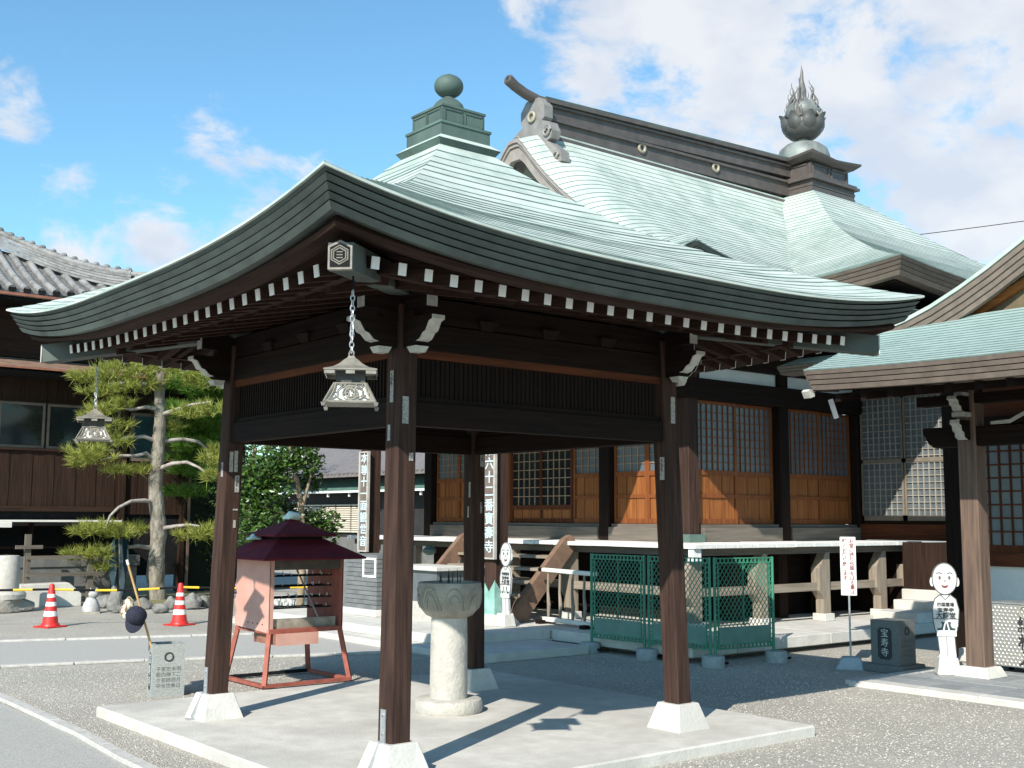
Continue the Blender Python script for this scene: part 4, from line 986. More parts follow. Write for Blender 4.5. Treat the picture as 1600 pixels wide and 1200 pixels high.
# box and flaming jewel on the pyramid top
FN = bpy.data.objects.new('jewel_finial', None); col.objects.link(FN); FN.parent = hall
def FB(name, m, h, z0, z1, h2=None): return G().frus((CX,CY), z0, z1, h, h, h2 or h, h2 or h).obj(name, m, FN, True)
FB('base_flare', RIDGE, .80, 7.82, 7.90); FB('base_band', RIDGE, .74, 7.90, 7.98)
for i in range(4): FB('box_layer', RIDGE, .71-.012*(i % 2), 7.98+.06*i, 8.035+.06*i)
FB('middle_cornice', RIDGE, .78, 8.22, 8.27); FB('middle_cornice', RIDGE, .74, 8.27, 8.32)
ub = FB('upper_box', RIDGE, .62, 8.32, 8.60)
for side in range(4):
    for s in (-1, 1):
        g = G()
        for (du, dz2, w_, h_) in ((0,.11,.52,.03),(0,-.11,.52,.03),(.25,0,.03,.24),(-.25,0,.03,.24)):
            g.beam(SP(side, s*.30+du, .61, 8.46+dz2), SP(side, s*.30+du, .64, 8.46+dz2), w_, h_)
        g.obj('panel_frame', RIDGE, ub, True)
g = G(); rows = [(.70,8.60),(.80,8.66),(.82,8.70),(.62,8.80),(.45,8.86)]; vs = []
for h, z in rows:
    for (sx, sy) in ((-1,-1),(0,-1),(1,-1),(1,0),(1,1),(0,1),(-1,1),(-1,0)): vs.append((CX+sx*h, CY+sy*h, z+(.07*(h/.8)**3 if sx and sy else 0)))
g.add(vs, [(i*8+j, i*8+(j+1) % 8, (i+1)*8+(j+1) % 8, (i+1)*8+j) for i in range(4) for j in range(8)] + [tuple(range(7,-1,-1)), tuple(range(32,40))]); g.obj('roofed_cap', RIDGE, FN, True)
JM = mat('jewel_copper', (.19,.205,.19), (.12,.125,.12), 6, .5, c3=(.25,.29,.265)); JD = mat('lotus_copper', (.085,.085,.08), (.06,.06,.057), 6, .5)
c0 = (CX,CY,0)
G().lathe([(.52,8.84),(.53,8.95),(.48,9.10),(.36,9.20),(.2,9.25),(.1,9.3),(.1,9.36)], c=c0, n=28).obj('inverted_bowl', JM, FN, True, smooth=40)
lb = G().lathe([(.16,9.33),(.26,9.36),(.36,9.45),(.40,9.55),(.40,9.66),(.36,9.72),(.1,9.72)], c=c0, n=28).obj('lotus_cup', JD, FN, True, smooth=40)
for k in range(8):
    a = 2*math.pi*k/8+.2; rows = []
    for i in range(7):
        v = i/6; z = 9.38+.44*v; rr = lerp([(0,.27),(.25,.40),(.55,.46),(.8,.45),(1,.50)], v); wd_ = .40*math.sin(math.pi*(.18+.70*v))**.8
        rows.append([((rr-.05*q*q)*math.cos(a+wd_*q)+CX, (rr-.05*q*q)*math.sin(a+wd_*q)+CY, z-.05*q*q*v) for q in (-1,-.66,-.33,0,.33,.66,1)])
    r2 = [[(CX+(x-CX)*.94, CY+(y-CY)*.94, z) for x, y, z in r_] for r_ in rows]
    G().grid(rows).grid(r2).grid([rows[-1], r2[-1]]).grid([[r_[0] for r_ in rows],[r_[0] for r_ in r2]]).grid([[r_[-1] for r_ in rows],[r_[-1] for r_ in r2]]).obj('lotus_petal', JD, lb, True, smooth=50)
G().lathe([(.2,9.68)]+[(.34*math.sin(a), 9.90-.27*math.cos(a)) for a in [math.pi*i/14 for i in range(3,12)]]+[(.14,10.16),(.06,10.24),(.01,10.34)], c=c0, n=28).obj('jewel', JM, FN, True, smooth=50)
FLM = mat('flame_copper', (.15,.14,.125), (.10,.095,.085), 6, .5)
def flame(a, rr, z0, z1, w):
    pts = []; d = Vector((math.cos(a), math.sin(a), 0))
    for i in range(9):
        v = i/8; r_ = rr*(1-.25*v)+.035*math.sin(v*9+a*3); pts.append(Vector((CX,CY,0))+d*r_+Vector((0,0,z0+(z1-z0)*v)))
    return G().tube(pts, [w*(1-.93*(i/8)**.8)+.002 for i in range(9)], 6)
for k in range(4):
    a0 = k*math.pi/2+.35
    for (da, rr, z0, z1, w) in ((0,.34,9.75,10.35,.035),(.22,.37,9.75,10.15,.03),(-.22,.37,9.75,10.22,.03),(0,.24,10.05,10.58,.04),(.3,.26,10.0,10.46,.03),(-.3,.26,10.0,10.42,.03),(.12,.42,9.72,10.05,.025)): flame(a0+da, rr, z0, z1, w).obj('flame', FLM, FN, True, smooth=50)
G().tube([(CX,CY,10.2),(CX+.02,CY,10.4),(CX-.01,CY,10.6),(CX+.015,CY,10.78),(CX,CY,10.92)], [.09,.075,.045,.025,.004], 8).obj('flame', FLM, FN, True, smooth=50)
# plaques on the porch posts
def plaque(label, loc, body, z0, z1, w):
    t = thing('temple_plaque', label, 'plaque', loc, 0, 'vertical lettered plaques on the porch posts')
    G().box(-.02,-w/2,z0,.0,w/2,z1).obj('board', mat('plaque_board', (.17,.13,.11), (.11,.085,.075), 6, .8), t)
    fr = mat('plaque_frame', (.50,.47,.42), (.36,.33,.30), 12, .8)
    for y in (-w/2, w/2): G().box(-.04,y-.014,z0-.02,.004,y+.014,z1+.02).obj('frame_stile', fr, t)
    G().box(-.038,-w/2+.015,z1,.002,w/2-.015,z1+.02).obj('frame_rail', fr, t); G().box(-.038,-w/2+.015,z0-.02,.002,w/2-.015,z0).obj('frame_rail', fr, t)
    n = body.count('\n')+1; sz = (z1-z0)*.97/n
    column(body.replace('\n', ''), sz*.93, sz, BLUEW, t, (-.023,0,z1-.012), FACE_NX, .002, 1.12, .0015)
plaque('vertical dark plaque reading sixty two in pale blue, on the right porch post', (4.48,5.16,0), '第\n六\n十\n二\n番\n寶\n壽\n寺', 1.08, 2.62, .25)
plaque('vertical plaque with pale blue characters on the left porch post', (4.48,8.36,0), '本\n尊\n十\n一\n面\n観\n世\n音', 1.10, 2.62, .24)

# ------------------------------------------------------------------ gate building on the right
gate = thing('side_gate', 'wooden gate building with copper eave and white painted bracket ends at the right edge', 'gate', (5.93,-1.0,0))
def Q(name, m, x0,y0,z0,x1,y1,z1, bev=0, par=None): return BX(name, m, par or gate, x0,y0,z0,x1,y1,z1, bev)
GP = mat('gate_post_wood', (.165,.105,.075), (.09,.057,.042), 3.2, .7, .25, 5, ST['z'])
for y in (-1.0, -5.0):
    po = Q('gate_post', GP, 5.83, y-.1, .1, 6.03, y+.1, 2.95, .012); G().frus((5.93,y), .05, .155, .19, .19, .145, .145).obj('post_base', CONC2, po, True, bevel=.008)
GE = [(4.45,3.065),(4.70,3.165),(4.93,3.265),(5.28,3.425),(5.64,3.60),(5.85,3.71)]
def gz(x, y): e = max(0, 1-abs(y+.04)/2.2); return lerp(GE, x) + .05*e*e*max(0, 1-(x-4.45)/1.0)
def gus(v): return [-.04+(-6.2+.04)*(j/24) for j in range(25)]
stepped(lambda u, v, _: (v, u, gz(v, u)), gus, [5.85-1.40*i/17 for i in range(18)], .010, 'copper_courses', PATINA_G, gate)
for (d, a, b) in ((0,0,-.044),(.016,-.053,-.094),(.032,-.103,-.144),(.048,-.153,-.20)):
    rows = [[] for _ in range(4)]; ro2 = [[] for _ in range(4)]
    for j in range(25):
        y = -.04-d + (-6.2+.04)*j/24; z = gz(4.45, y)
        for r_, (mm, zz) in zip(rows, ((0,a),(.016,b),(.2,b),(.2,a))): r_.append((4.45+d+mm, y if j else -.04-d-mm, z+zz))
        x = 4.45+d+(1.4)*j/24; z = gz(x-d, -.04)
        for r_, (mm, zz) in zip(ro2, ((0,a),(.016,b),(.2,b),(.2,a))): r_.append((x if j else x+mm, -.04-d-mm, z+zz-.02))
    G().grid(rows, closed=True).obj('eave_layer', FASCIA_B, gate, True); G().grid(ro2, closed=True).obj('eave_layer', FASCIA_B, gate, True)
G().add([(4.6,-6.1,2.865),(4.6,-.2,2.865),(6.6,-.2,3.10),(6.6,-6.1,3.10)],[(0,1,2,3)]).obj('soffit', DK['y'], gate, True)
for i in range(19): G().beam((4.62,-.32-.30*i,2.825),(6.3,-.32-.30*i,3.025),.06,.08).obj('rafter', DK['x'], gate, True)
G().prism([(4.47,2.92),(4.44,2.895),(4.48,2.83),(4.55,2.85),(4.55,2.91)], 'xz', -.10, -.02).obj('eave_nose', CAPW, gate, True)
G().beam((4.98,.02,2.86),(5.02,-.02,2.66),.045,.045).obj('rain_spout', WHITE, gate, True)
# beams, carved noses, brackets
Q('lower_beam', DK['y'], 5.85, -5.6, 2.36, 6.01, -.60, 2.56, .01); Q('purlin', DK['y'], 5.84, -5.6, 2.80, 6.02, -.45, 2.9)
prof = [(-.90,2.37),(-.62,2.37),(-.56,2.40),(-.53,2.47),(-.50,2.50),(-.50,2.57),(-.90,2.57)]
G().prism(prof, 'yz', 5.86, 6.0).obj('beam_nose', DK['y'], gate, True)
def nose(y, z0, z1, x0, x1, nm='beam_nose'):
    h = z1-z0; pts = [(x0+.02,z0),(x0-.04,z0+h*.12),(x0-.05,z0+h*.35),(x0-.09,z0+h*.45),(x0-.10,z0+h*.7),(x0-.14,z0+h*.8),(x0-.13,z1),(x1,z1),(x1,z0)]
    o = G().prism(pts, 'xz', y-.05, y+.05).obj(nm, DK['x'], gate, True)
    vs = [(x-.003, y+s*.0505, z) for s in (-1,1) for x, z in pts[:7]] + [(x+.006, y+s*.0505, z) for s in (-1,1) for x, z in pts[:7]]
    n = 7; fs = []
    for i in range(n-1): fs += [(i,i+1,n+i+1,n+i),(2*n+i,3*n+i,3*n+i+1,2*n+i+1),(i,2*n+i,2*n+i+1,i+1),(n+i,n+i+1,3*n+i+1,3*n+i)]
    G().add(vs, fs).obj('painted_end', CAPW, o, True)
nose(-1.0, 2.42, 2.62, 5.76, 5.9); nose(-1.0, 2.70, 2.86, 5.72, 5.9, 'bracket_arm'); nose(-1.9, 2.62, 2.84, 5.74, 5.9, 'bracket_arm')
Q('bearing_block', CAPW, 5.70, -1.07, 2.655, 5.86, -.93, 2.70); Q('bearing_block', CAPW, 5.72, -1.05, 2.87, 5.84, -.95, 2.905)
vs = [(-1.25,2.57),(-1.45,2.58),(-1.62,2.66),(-1.70,2.78),(-1.85,2.82),(-2.1,2.90),(-2.6,2.92),(-2.6,2.57)]
G().prism(vs, 'yz', 5.88, 5.98).obj('frog_leg_strut', DK['y'], gate, True)
G().prism([(-1.25,2.60),(-1.45,2.61),(-1.62,2.69),(-1.70,2.81),(-1.85,2.85),(-1.85,2.81),(-1.70,2.77),(-1.62,2.65),(-1.45,2.57),(-1.25,2.57)], 'yz', 5.868, 5.879).obj('painted_edge', CAPW, gate, True)
# facade behind the post: lattice doors, plaster below
XF = 7.5
Q('facade_post', DK['z'], XF-.10, .0, .05, XF+.1, .19, 3.6); Q('facade_jamb', wood('red','z'), XF-.02, -.12, 1.1, XF+.08, -.01, 3.2)
Q('facade_wall', wood('red','y'), XF+.03, -6, 2.55, XF+.1, -.13, 3.6); Q('facade_header', DK['y'], XF-.05, -6, 2.62, XF+.02, -.13, 2.80)
Q('facade_sill', wood('red','y'), XF-.06, -6, 1.09, XF+.1, -.13, 1.24); Q('plaster_wall', PLASTER, XF, -6, .05, XF+.1, -.01, 1.088)
for k in range(6):
    a = -.13-.90*(k+1); b = a+.89
    g = G()
    for (u0,w0,u1,w1) in ((a,1.242,a+.05,2.62),(b-.05,1.242,b,2.62),(a+.05,1.242,b-.05,1.33),(a+.05,2.55,b-.05,2.62)): g.box(XF-.03,u0,w0,XF+.0,u1,w1)
    d = g.obj('lattice_door', wood('red','z'), gate, True); Q('pane', PAPER, XF-.008, a+.04, 1.3, XF-.002, b-.04, 2.6, 0, d)
    g = G()
    for i in range(1, 6): u = a+.05+.79*i/6; g.box(XF-.026,u-.009,1.33,XF-.010,u+.009,2.55)
    for i in range(1, 8): w = 1.33+1.22*i/8; g.box(XF-.025,a+.05,w-.009,XF-.009,b-.05,w+.009)
    g.obj('lattice', wood('red','z'), d, True)
Q('floor_step', CONC2, 6.9, -6, .05, XF, -.2, .20, .01)
# gable roof above: curved barge board rising to the right
BG = [(-.20,3.655),(-.46,3.72),(-.75,3.82),(-1.08,3.97),(-1.4,4.135),(-1.77,4.35),(-2.2,4.63),(-2.6,4.90),(-3.0,5.12)]
def barge(dx0, dx1, t0, t1, m, nm):
    for s in (1, -1):
        rows = [[] for _ in range(4)]
        for (y, z) in BG:
            yy = y if s == 1 else -6.0-y
            for r_, (x, q) in zip(rows, ((5.70+dx0,t0),(5.70+dx0,t1),(5.70+dx1,t1),(5.70+dx1,t0))): r_.append((x, yy, z+q))
        G().grid(rows, closed=True).obj(nm, m, gate, True)
barge(-.04,.10,-.02,.02,PATINA,'verge_edge')
for i in range(4): barge(-.02+.018*i,.10,-.085-.066*i,-.022-.066*i,FASCIA_B,'barge_layer')
for s in (1, -1):
    rows = [[(x, (y if s == 1 else -6.0-y), z+.0) for (y, z) in BG] for x in (5.75, 6.3, 6.9, 7.5)]
    G().grid(rows).obj('gable_roof', PATINA, gate, True)
G().prism([(-.5,3.45),(-5.5,3.45),(-3.0,4.8)], 'yz', 5.96, 6.02).obj('gable_wall', mat('ochre_plaster', (.17,.125,.07), (.12,.09,.052), 4, .85), gate, True)
G().beam((5.92,-1.0,3.66),(5.92,-3.0,4.62),.06,.08).obj('gable_rafter', wood('orange','y'), gate, True)
Q('roof_saddle', FASCIA_B, 5.80, -5.8, 3.60, 5.95, -.25, 3.66)
# low corridor roof between gate and hall
cor = thing('corridor_roof', 'narrow copper covered corridor roof between the side gate and the hall', 'corridor roof', (7.6,1.5,0))
for i, (a, b) in enumerate(((3.70,3.665),(3.66,3.625),(3.62,3.585))):
    vs = [(7.6+.02*i,2.75,a),(7.6+.02*i,-.2,a-.03),(7.9,-.2,a-.03),(7.9,2.75,a),(7.6+.02*i,2.75-.02*i,b),(7.6+.02*i,-.2,b-.03),(7.9,-.2,b-.03),(7.9,2.75-.02*i,b)]
    G().add(vs, [(0,3,2,1),(4,5,6,7),(0,1,5,4),(1,2,6,5),(2,3,7,6),(3,0,4,7)]).obj('eave_layer', FASCIA_B, cor, True)
G().add([(7.59,2.75,3.703),(7.59,-.2,3.673),(8.1,-.2,3.83),(8.1,2.75,3.86)], [(0,1,2,3)]).obj('roof_sheet', PATINA, cor, True)
BX('corridor_post', DK['z'], cor, 7.9, .25, .05, 8.05, .40, 3.6)
# paving in front of the gate: border stones and square tiles
pv = struct(bpy.data.objects.new('gate_paving', None)); col.objects.link(pv); pv.location = (4.6,-.4,0)
PT = [mat('paving_tile_%d' % i, c, tuple(q*.8 for q in c), 14, .85, .15, 60) for i, c in enumerate(((.27,.285,.29),(.31,.32,.32),(.24,.255,.26)))]
tm = None
BX('paving_bed', CONC2, pv, 4.62,-6.0,-.02,7.5,-.36,.036)
rp = random.Random(2)
for i in range(9):
    for j in range(15):
        x = 4.86+.292*i; y = -.47-.292*(j+1)
        G().box(x,y,.03,x+.286,y+.286,.05+rp.uniform(-.002,.002)).obj('paving_tile', rp.choice(PT), pv, True, bevel=.004)
for j in range(9): G().box(4.64,-.44-.62*(j+1),.0,4.845,-.45-.62*j,.052).obj('border_stone', CONC2, pv, True, bevel=.006)
for i in range(5): G().box(4.64+.58*i,-.432,.0,4.64+.58*i+.57,-.30,.051).obj('border_stone', KERB, pv, True, bevel=.006)
# offering slip box
t = thing('slip_box', 'silver checker metal box lettered with three black characters at the right edge', 'metal box', (6.55,-1.2,.05))
CHK = mat('checker_metal', (.50,.49,.46), (.38,.37,.34), 30, .45, metal=.5)
G().box(-.10,-.42,.06,.22,.34,.70).obj('box_body', CHK, t, bevel=.006)
g = G()
for i in range(17):
    for j in range(17):
        y = -.40+.044*i+(.022 if j % 2 else 0); z = .08+.036*j
        if y < .33: g.frus((0,0),0,0,0,0,0,0) if False else g.add([(-.101,y-.014,z),(-.101,y+.014,z),(-.101,y,z+.014),(-.101,y,z-.014),(-.109,y,z)], [(0,2,4),(2,1,4),(1,3,4),(3,0,4)])
g.obj('checker_studs', CHK, t, kind='stuff')
for y in (-.38, .30): 
    for x in (-.06, .18): G().box(x-.02,y-.02,0,x+.02,y+.02,.062).obj('foot', BLACK, t)
G().box(-.11,-.44,.70,.23,.36,.715).obj('lid', STEEL, t)
column('納札入', .165, .168, INK, t, (-.111,-.02,.565), FACE_NX, .001, 1.0, .003)
G().ring((-.110,-.02,.625), .06, .008, (1,0,0), 20, 6).obj('crest', mat('dull_crest', (.36,.35,.30), None, 10, .7), t)
# white sign with red lettering
t = thing('notice_sign', 'tall white notice board with faded red vertical lettering on a pole', 'sign', (5.74,.39,0), R(-54))
G().frus((0,0), .0, .13, .17, .15, .09, .08).obj('base_block', mat('grey_base', (.36,.40,.43), (.29,.33,.36), 12, .8), t, bevel=.01)
G().tube([(0,0,.12),(0,0,.80)], .011, 8).obj('pole', STEEL, t)
bo = G().box(-.083,-.012,.785,.083,.0,1.42).obj('board', WHITE, t, bevel=.004)
text('lettering', 'お\n堂\nに\n張\nり\n紙\n等\nを\nは\nる\n事\nは', .054, REDINK, bo, (.038,-.013,1.395), FACE_NY, .0005, .92, bold=.0012)
text('lettering', '堅\nく\nお\n断\nり\n致\nし\nま\nす', .054, REDINK, bo, (-.035,-.013,1.395), FACE_NY, .0005, .92, bold=.0012)
# monk cut-out boards
SKIN = mat('sign_face_white', (.56,.56,.54), (.50,.50,.48), 6, .7); LINE = mat('sign_line', (.10,.11,.12), None, 10, .7); GRN = mat('sign_dark_green', (.02,.05,.05), None, 10, .7)
def ell(cx, cz, a, b, n=28, p0=0, p1=2*math.pi): return [(cx+a*math.cos(p0+(p1-p0)*i/n), cz+b*math.sin(p0+(p1-p0)*i/n)) for i in range(n)]
def monk(label, loc, rz, s):
    t = thing('monk_sign_board', label, 'cut-out sign', loc, rz, 'white cut-out boards of a standing monk')
    G().frus((0,0), 0, .17*s, .115*s, .10*s, .085*s, .075*s).obj('base_block', CONC2, t, bevel=.012)
    def flat(pts, y, th, m, nm, par): return G().prism([(x*s, z*s) for x, z in pts], 'xz', y*s, (y+th)*s).obj(nm, m, par)
    def line(pts, par, w=.004, y=-.002, m=LINE, nm='outline'): return G().tube([(x*s, y*s, z*s) for x, z in pts], w*s, 4).obj(nm, m, par)
    rb = flat([(-.075,.17),(.085,.17),(.085,.20),(.075,.38),(.10,.42),(.115,.50),(.125,.62),(.10,.72),(.05,.765),(-.05,.765),(-.10,.72),(-.125,.62),(-.12,.50),(-.105,.42),(-.085,.38),(-.07,.20)], 0, .02, SKIN, 'robe', t)
    hd = flat(ell(0,.915,.118,.155), 0, .02, SKIN, 'head', t)
    line(ell(0,.915,.116,.153)+[(.116,.915)], hd, .0045)
    rbp = [(-.07,.20),(-.085,.38),(-.105,.42),(-.12,.50),(-.125,.62),(-.10,.72),(-.05,.762),(.05,.762),(.10,.72),(.125,.62),(.115,.50),(.10,.42),(.075,.38),(.085,.20)]
    line(rbp, rb, .0045)
    for sx in (-1, 1):
        flat(ell(sx*.118,.885,.02,.045,14), .002, .015, SKIN, 'ear', hd)
        line([(sx*.075,.965),(sx*.05,.975),(sx*.025,.963)], hd, .004, nm='eyebrow'); flat(ell(sx*.045,.925,.011,.018,14), -.003, .004, LINE, 'eye', hd)
    line([(-.008,.90),(.008,.895),(0,.885)], hd, .003, nm='nose')
    flat([(-.034,.856),(0,.846),(.034,.856),(.022,.834),(0,.826),(-.022,.834)], -.003, .004, mat('sign_red', (.16,.02,.02), None, 10, .6), 'mouth', hd)
    line([(-.05,.765),(0,.715),(.05,.765)], rb, .004, nm='collar'); line([(-.115,.53),(.115,.53)], rb, .0035, nm='hem')
    line([(0,.17),(.0,.38)], rb, .0025, nm='leg_line')
    flat([(-.08,.42),(.08,.42),(.10,.50),(-.10,.50)], -.003, .004, GRN, 'bag', rb)
    for sx in (-1, 1): flat(ell(sx*.075,.475,.035,.035,14), -.006, .004, SKIN, 'hand', rb); line([(sx*.03,.40),(sx*.015,.47),(0,.515)], rb, .007, -.006, WHITE, 'strap')
    flat([(-.09,.365),(.09,.365),(.09,.42),(-.09,.42)], -.012, .012, WHITE, 'bag_flap', rb)
    text('lettering', '四国霊場', .040*s, INK, rb, (0,-.003*s,.685*s), FACE_NY, .0008, bold=.0012); text('lettering', '宝寿寺', .044*s, INK, rb, (0,-.003*s,.635*s), FACE_NY, .0008, wx=1.2, bold=.0012); text('lettering', '大師堂', .062*s, INK, rb, (0,-.003*s,.59*s), FACE_NY, .0008, bold=.0016)
    return t
monk('white cut-out board of a smiling monk standing next to the gate post', (5.80,-.72,.05), R(-48), 1.05)
monk('narrow white cut-out board of a monk by the copper shod porch post', (4.42,4.75,.20), R(-94), 1.02)
# wooden handrail standing on the platform
t = thing('wooden_railing', 'low weathered wooden railing on the platform left of the green barrier', 'railing', (5.12,4.35,.20), R(-4))
GW = wood('pale','y')
G().beam((0,-.62,.70),(0,.50,.715),.07,.055).obj('top_rail', GW, t, bevel=.008); G().tube([(0,.50,.715),(0,.58,.716)], .03, 10).obj('rail_cap', wood('dark','y'), t)
G().beam((0,-.60,.06),(0,.48,.06),.07,.06).obj('bottom_rail', GW, t, bevel=.008)
for y in (-.40, -.15, .12, .38): G().tube([(0,y,.07),(.0,y-.01,.25),(0,y+.012,.42),(0,y,.70)], [.017,.026,.018,.017], 8).obj('baluster', wood('grey','z'), t)
for y in (-.5, .45): G().box(-.13,y-.05,0,.13,y+.05,.05).obj('foot', wood('dark','x'), t)
# things on the platform seen past the pavilion posts
t = thing('stone_altar', 'grey layered stone block with a white framed panel behind the front pavilion post', 'stone block', (4.15,7.4,.20))
ALT = mat('layered_grey_stone', (.17,.18,.18), (.12,.125,.125), 5, .8)
for i in range(12): G().box(-.30+.004*(i % 2),-.42,.10+.065*i,.30,.50,.158+.065*i).obj('stone_course', ALT, t)
G().box(-.36,-.48,.0,.36,.56,.098).obj('base', CONC2, t, bevel=.01)
for (a,b,c,d) in ((-.40,.55,-.05,.58),(-.40,.80,-.05,.83),(-.40,.58,-.37,.80),(-.08,.58,-.05,.80)): G().box(-.315,a,b,-.301,c,d).obj('panel_frame', WHITE, t)
t = thing('metal_bin', 'plain grey metal bin standing left of the layered stone block', 'bin', (4.78,9.2,.20))
G().lathe([(.20,0),(.20,.62),(.21,.64),(.19,.65),(.05,.66)], n=20).obj('bin_body', mat('bin_grey', (.22,.23,.23), (.17,.18,.18), 6, .6), t, smooth=40)
t = thing('offering_table', 'pale stone topped table behind the lotus basin', 'table', (4.35,6.35,.20))
G().box(-.3,-.55,.68,.3,.55,.74).obj('table_top', CONC2, t, bevel=.008); G().box(-.24,-.48,.25,.24,.48,.68).obj('glass_case', PAPER, t); G().box(-.27,-.5,.0,.27,.5,.25).obj('plinth', STONE_L, t)
# overhead wire
w0, w1 = at(1250,387,40), at(1760,323,30)
t = G().tube([w0+(w1-w0)*(i/12)+Vector((0,0,-.06*math.sin(math.pi*i/12))) for i in range(13)], .012, 5).obj('overhead_wire', BLACK, smooth=60); tag(t, 'single thin overhead wire crossing the sky behind the gate roof', 'wire')

# ------------------------------------------------------------------ left side: timber house, garden edge
def onY(px, py, y): d = (px-800)/F*rt - (py-600)/F*up + fw; return CAM + d*((y-CAM.y)/d.y)
def onX(px, py, x): d = (px-800)/F*rt - (py-600)/F*up + fw; return CAM + d*((x-CAM.x)/d.x)
def onZ(px, py, z=0): d = (px-800)/F*rt - (py-600)/F*up + fw; return CAM + d*((z-CAM.z)/d.z)
YH = 16.3
ho = thing('timber_house', 'dark timber clad house with grey tiled hipped roof on the left', 'house', (3.6,YH,0))
def H(name, m, x0,y0,z0,x1,y1,z1, bev=0, par=None): return BX(name, m, par or ho, x0,y0,z0,x1,y1,z1, bev)
x = -5.0; k = 0
while x < 3.5:
    w = random.uniform(.17,.23); x1 = min(x+w, 3.5)
    H('siding_board', wood('siding','z'), x, YH-.012*(k % 2)-.01, 1.80, x1-.004, YH+.03, 2.88); H('siding_board', wood('siding','z'), x, YH-.012*(k % 2)-.01, 3.86, x1-.004, YH+.03, 4.50); x = x1; k += 1
H('corner_post', wood('siding','z'), 3.5, YH-.06, 0, 3.64, YH+.1, 5.8); H('ledge', wood('siding','x'), -5, YH-.08, 1.70, 3.5, YH+.04, 1.80)
H('window_sill', wood('siding','x'), -5, YH-.07, 2.88, 3.5, YH+.04, 2.93); H('window_head', wood('siding','x'), -5, YH-.05, 3.82, 3.5, YH+.04, 3.86)
for (a, b) in ((-1.3,-.2),(-.1,.98),(1.10,1.98),(2.02,2.75),(2.80,3.48)):
    g = G()
    for (u0,w0,u1,w1) in ((a,2.93,a+.05,3.82),(b-.05,2.93,b,3.82),(a+.05,2.93,b-.05,2.98),(a+.05,3.77,b-.05,3.82)): g.box(u0,YH-.04,w0,u1,YH+.0,w1)
    wn_ = g.obj('window', mat('window_frame_brown', (.16,.12,.09), (.11,.08,.06), 6, .6), ho, True); H('glass', GLASS, a+.04, YH-.018, 2.97, b-.04, YH-.012, 3.79, 0, wn_)
H('wall_core', BLACK, -5, YH+.031, .3, 3.5, YH+.3, 5.9); H('upper_wall', wood('siding','x'), -5, YH-.005, 4.70, 3.5, YH+.03, 5.9)
for i in range(5): H('side_board', wood('siding','z'), 3.65+.26*i, YH+.02+.01*(i % 2), 1.65, 3.65+.26*i+.255, YH+.08, 2.75)
H('side_board', wood('siding','x'), 3.65, YH+.02, 3.75, 4.95, YH+.08, 5.2); H('side_post', wood('siding','z'), 4.86, YH-.02, 0, 4.96, YH+.1, 5.2); H('down_pipe', mat('pipe_brown', (.16,.10,.08), None, 5, .5), 5.02, YH-.02, 0, 5.07, YH+.03, 5.0)
sw = H('side_window', mat('window_frame_brown', (.16,.12,.09)), 3.72, YH+.0, 2.75, 4.85, YH+.05, 3.75); H('glass', TEAL, 3.80, YH-.006, 2.82, 4.45, YH-.001, 3.68, 0, sw); H('side_back', BLACK, 3.65, YH+.09, .4, 5.0, YH+.3, 5.2)
# pent roof strip, boards catching the sun
rows = [[], []]
for i in range(19):
    X_ = -5+8.6*i/18; rows[0].append((X_, YH-1.0, 4.42)); rows[1].append((X_, YH+.0, 4.68))
for i in range(24):
    a = -5+.36*i; G().add([(a,YH-1.0,4.42+.004*(i % 2)),(a+.355,YH-1.0,4.42+.004*(i % 2)),(a+.355,YH,4.68),(a,YH,4.68),(a,YH-1.0,4.39),(a+.355,YH-1.0,4.39),(a+.355,YH,4.64),(a,YH,4.64)], [(0,1,2,3),(7,6,5,4),(0,4,5,1),(1,5,6,2),(2,6,7,3),(3,7,4,0)]).obj('pent_roof_board', mat('copper_brown_sheet', (.40,.27,.20), (.28,.17,.12), 4, .45, metal=.3), ho, True)
H('pent_gutter', mat('copper_pipe', (.30,.12,.07), (.2,.08,.05), 6, .4), -5, YH-1.06, 4.36, 3.62, YH-1.0, 4.40); H('pent_soffit', BLACK, -5, YH-.95, 4.30, 3.6, YH, 4.34)
# tiled roof with hip at the right
EX, EY = 3.62, 15.25
def tz(k, x): return lerp([(0,5.80),(.6,6.06),(1.3,6.42),(2.2,6.95),(3.2,7.6),(4.5,8.5)], k) + .30*max(0, 1-(EX-x)/2.4)**2*max(0, 1-k/2.5)
vv = [4.4-.075*4.4/4.4*i for i in range(59)]; vv = [v for v in vv if v >= 0]+[0]
stepped(lambda u, v, _: (EX-v-u*(9-v), EY+v, tz(v, EX-v-u*(9-v))), lambda v: [j/30 for j in range(31)], vv, .02, 'pan_tiles', TILE, ho)
stepped(lambda u, v, _: (EX-v, EY+v+u*(7-v), tz(v, EX)), lambda v: [j/10 for j in range(11)], vv[::4], .02, 'pan_tiles', TILE, ho)
for i in range(24):
    x = EX-.25-.27*i; kmax = min(4.4, EX-x)
    n = max(3, int(kmax/.18)); pth = [(x, EY-.03+kmax*j/n, tz(kmax*j/n, x)+.035) for j in range(n+1)]
    rw = G().tube(pth, [.072 if j % 2 else .066 for j in range(n+1)], 8).obj('cover_tile_row', TILE, ho, True, smooth=50); G().tube([(x,EY-.045,tz(0,x)+.035),(x,EY-.028,tz(0,x)+.035)], .075, 10).obj('end_disc', BLACK, rw, True)
for (dz_, w_, h_) in ((.08,.32,.05),(.14,.26,.045),(.195,.25,.045),(.25,.22,.045),(.305,.21,.045)):
    g = G()
    for j in range(16):
        k0, k1 = .28+.25*j, .28+.25*(j+1)+.002
        g.beam((EX-k0,EY+k0,tz(k0,EX-k0)+dz_),(EX-k1,EY+k1,tz(k1,EX-k1)+dz_),w_,h_)
    g.obj('hip_ridge_course', TILE, ho, True)
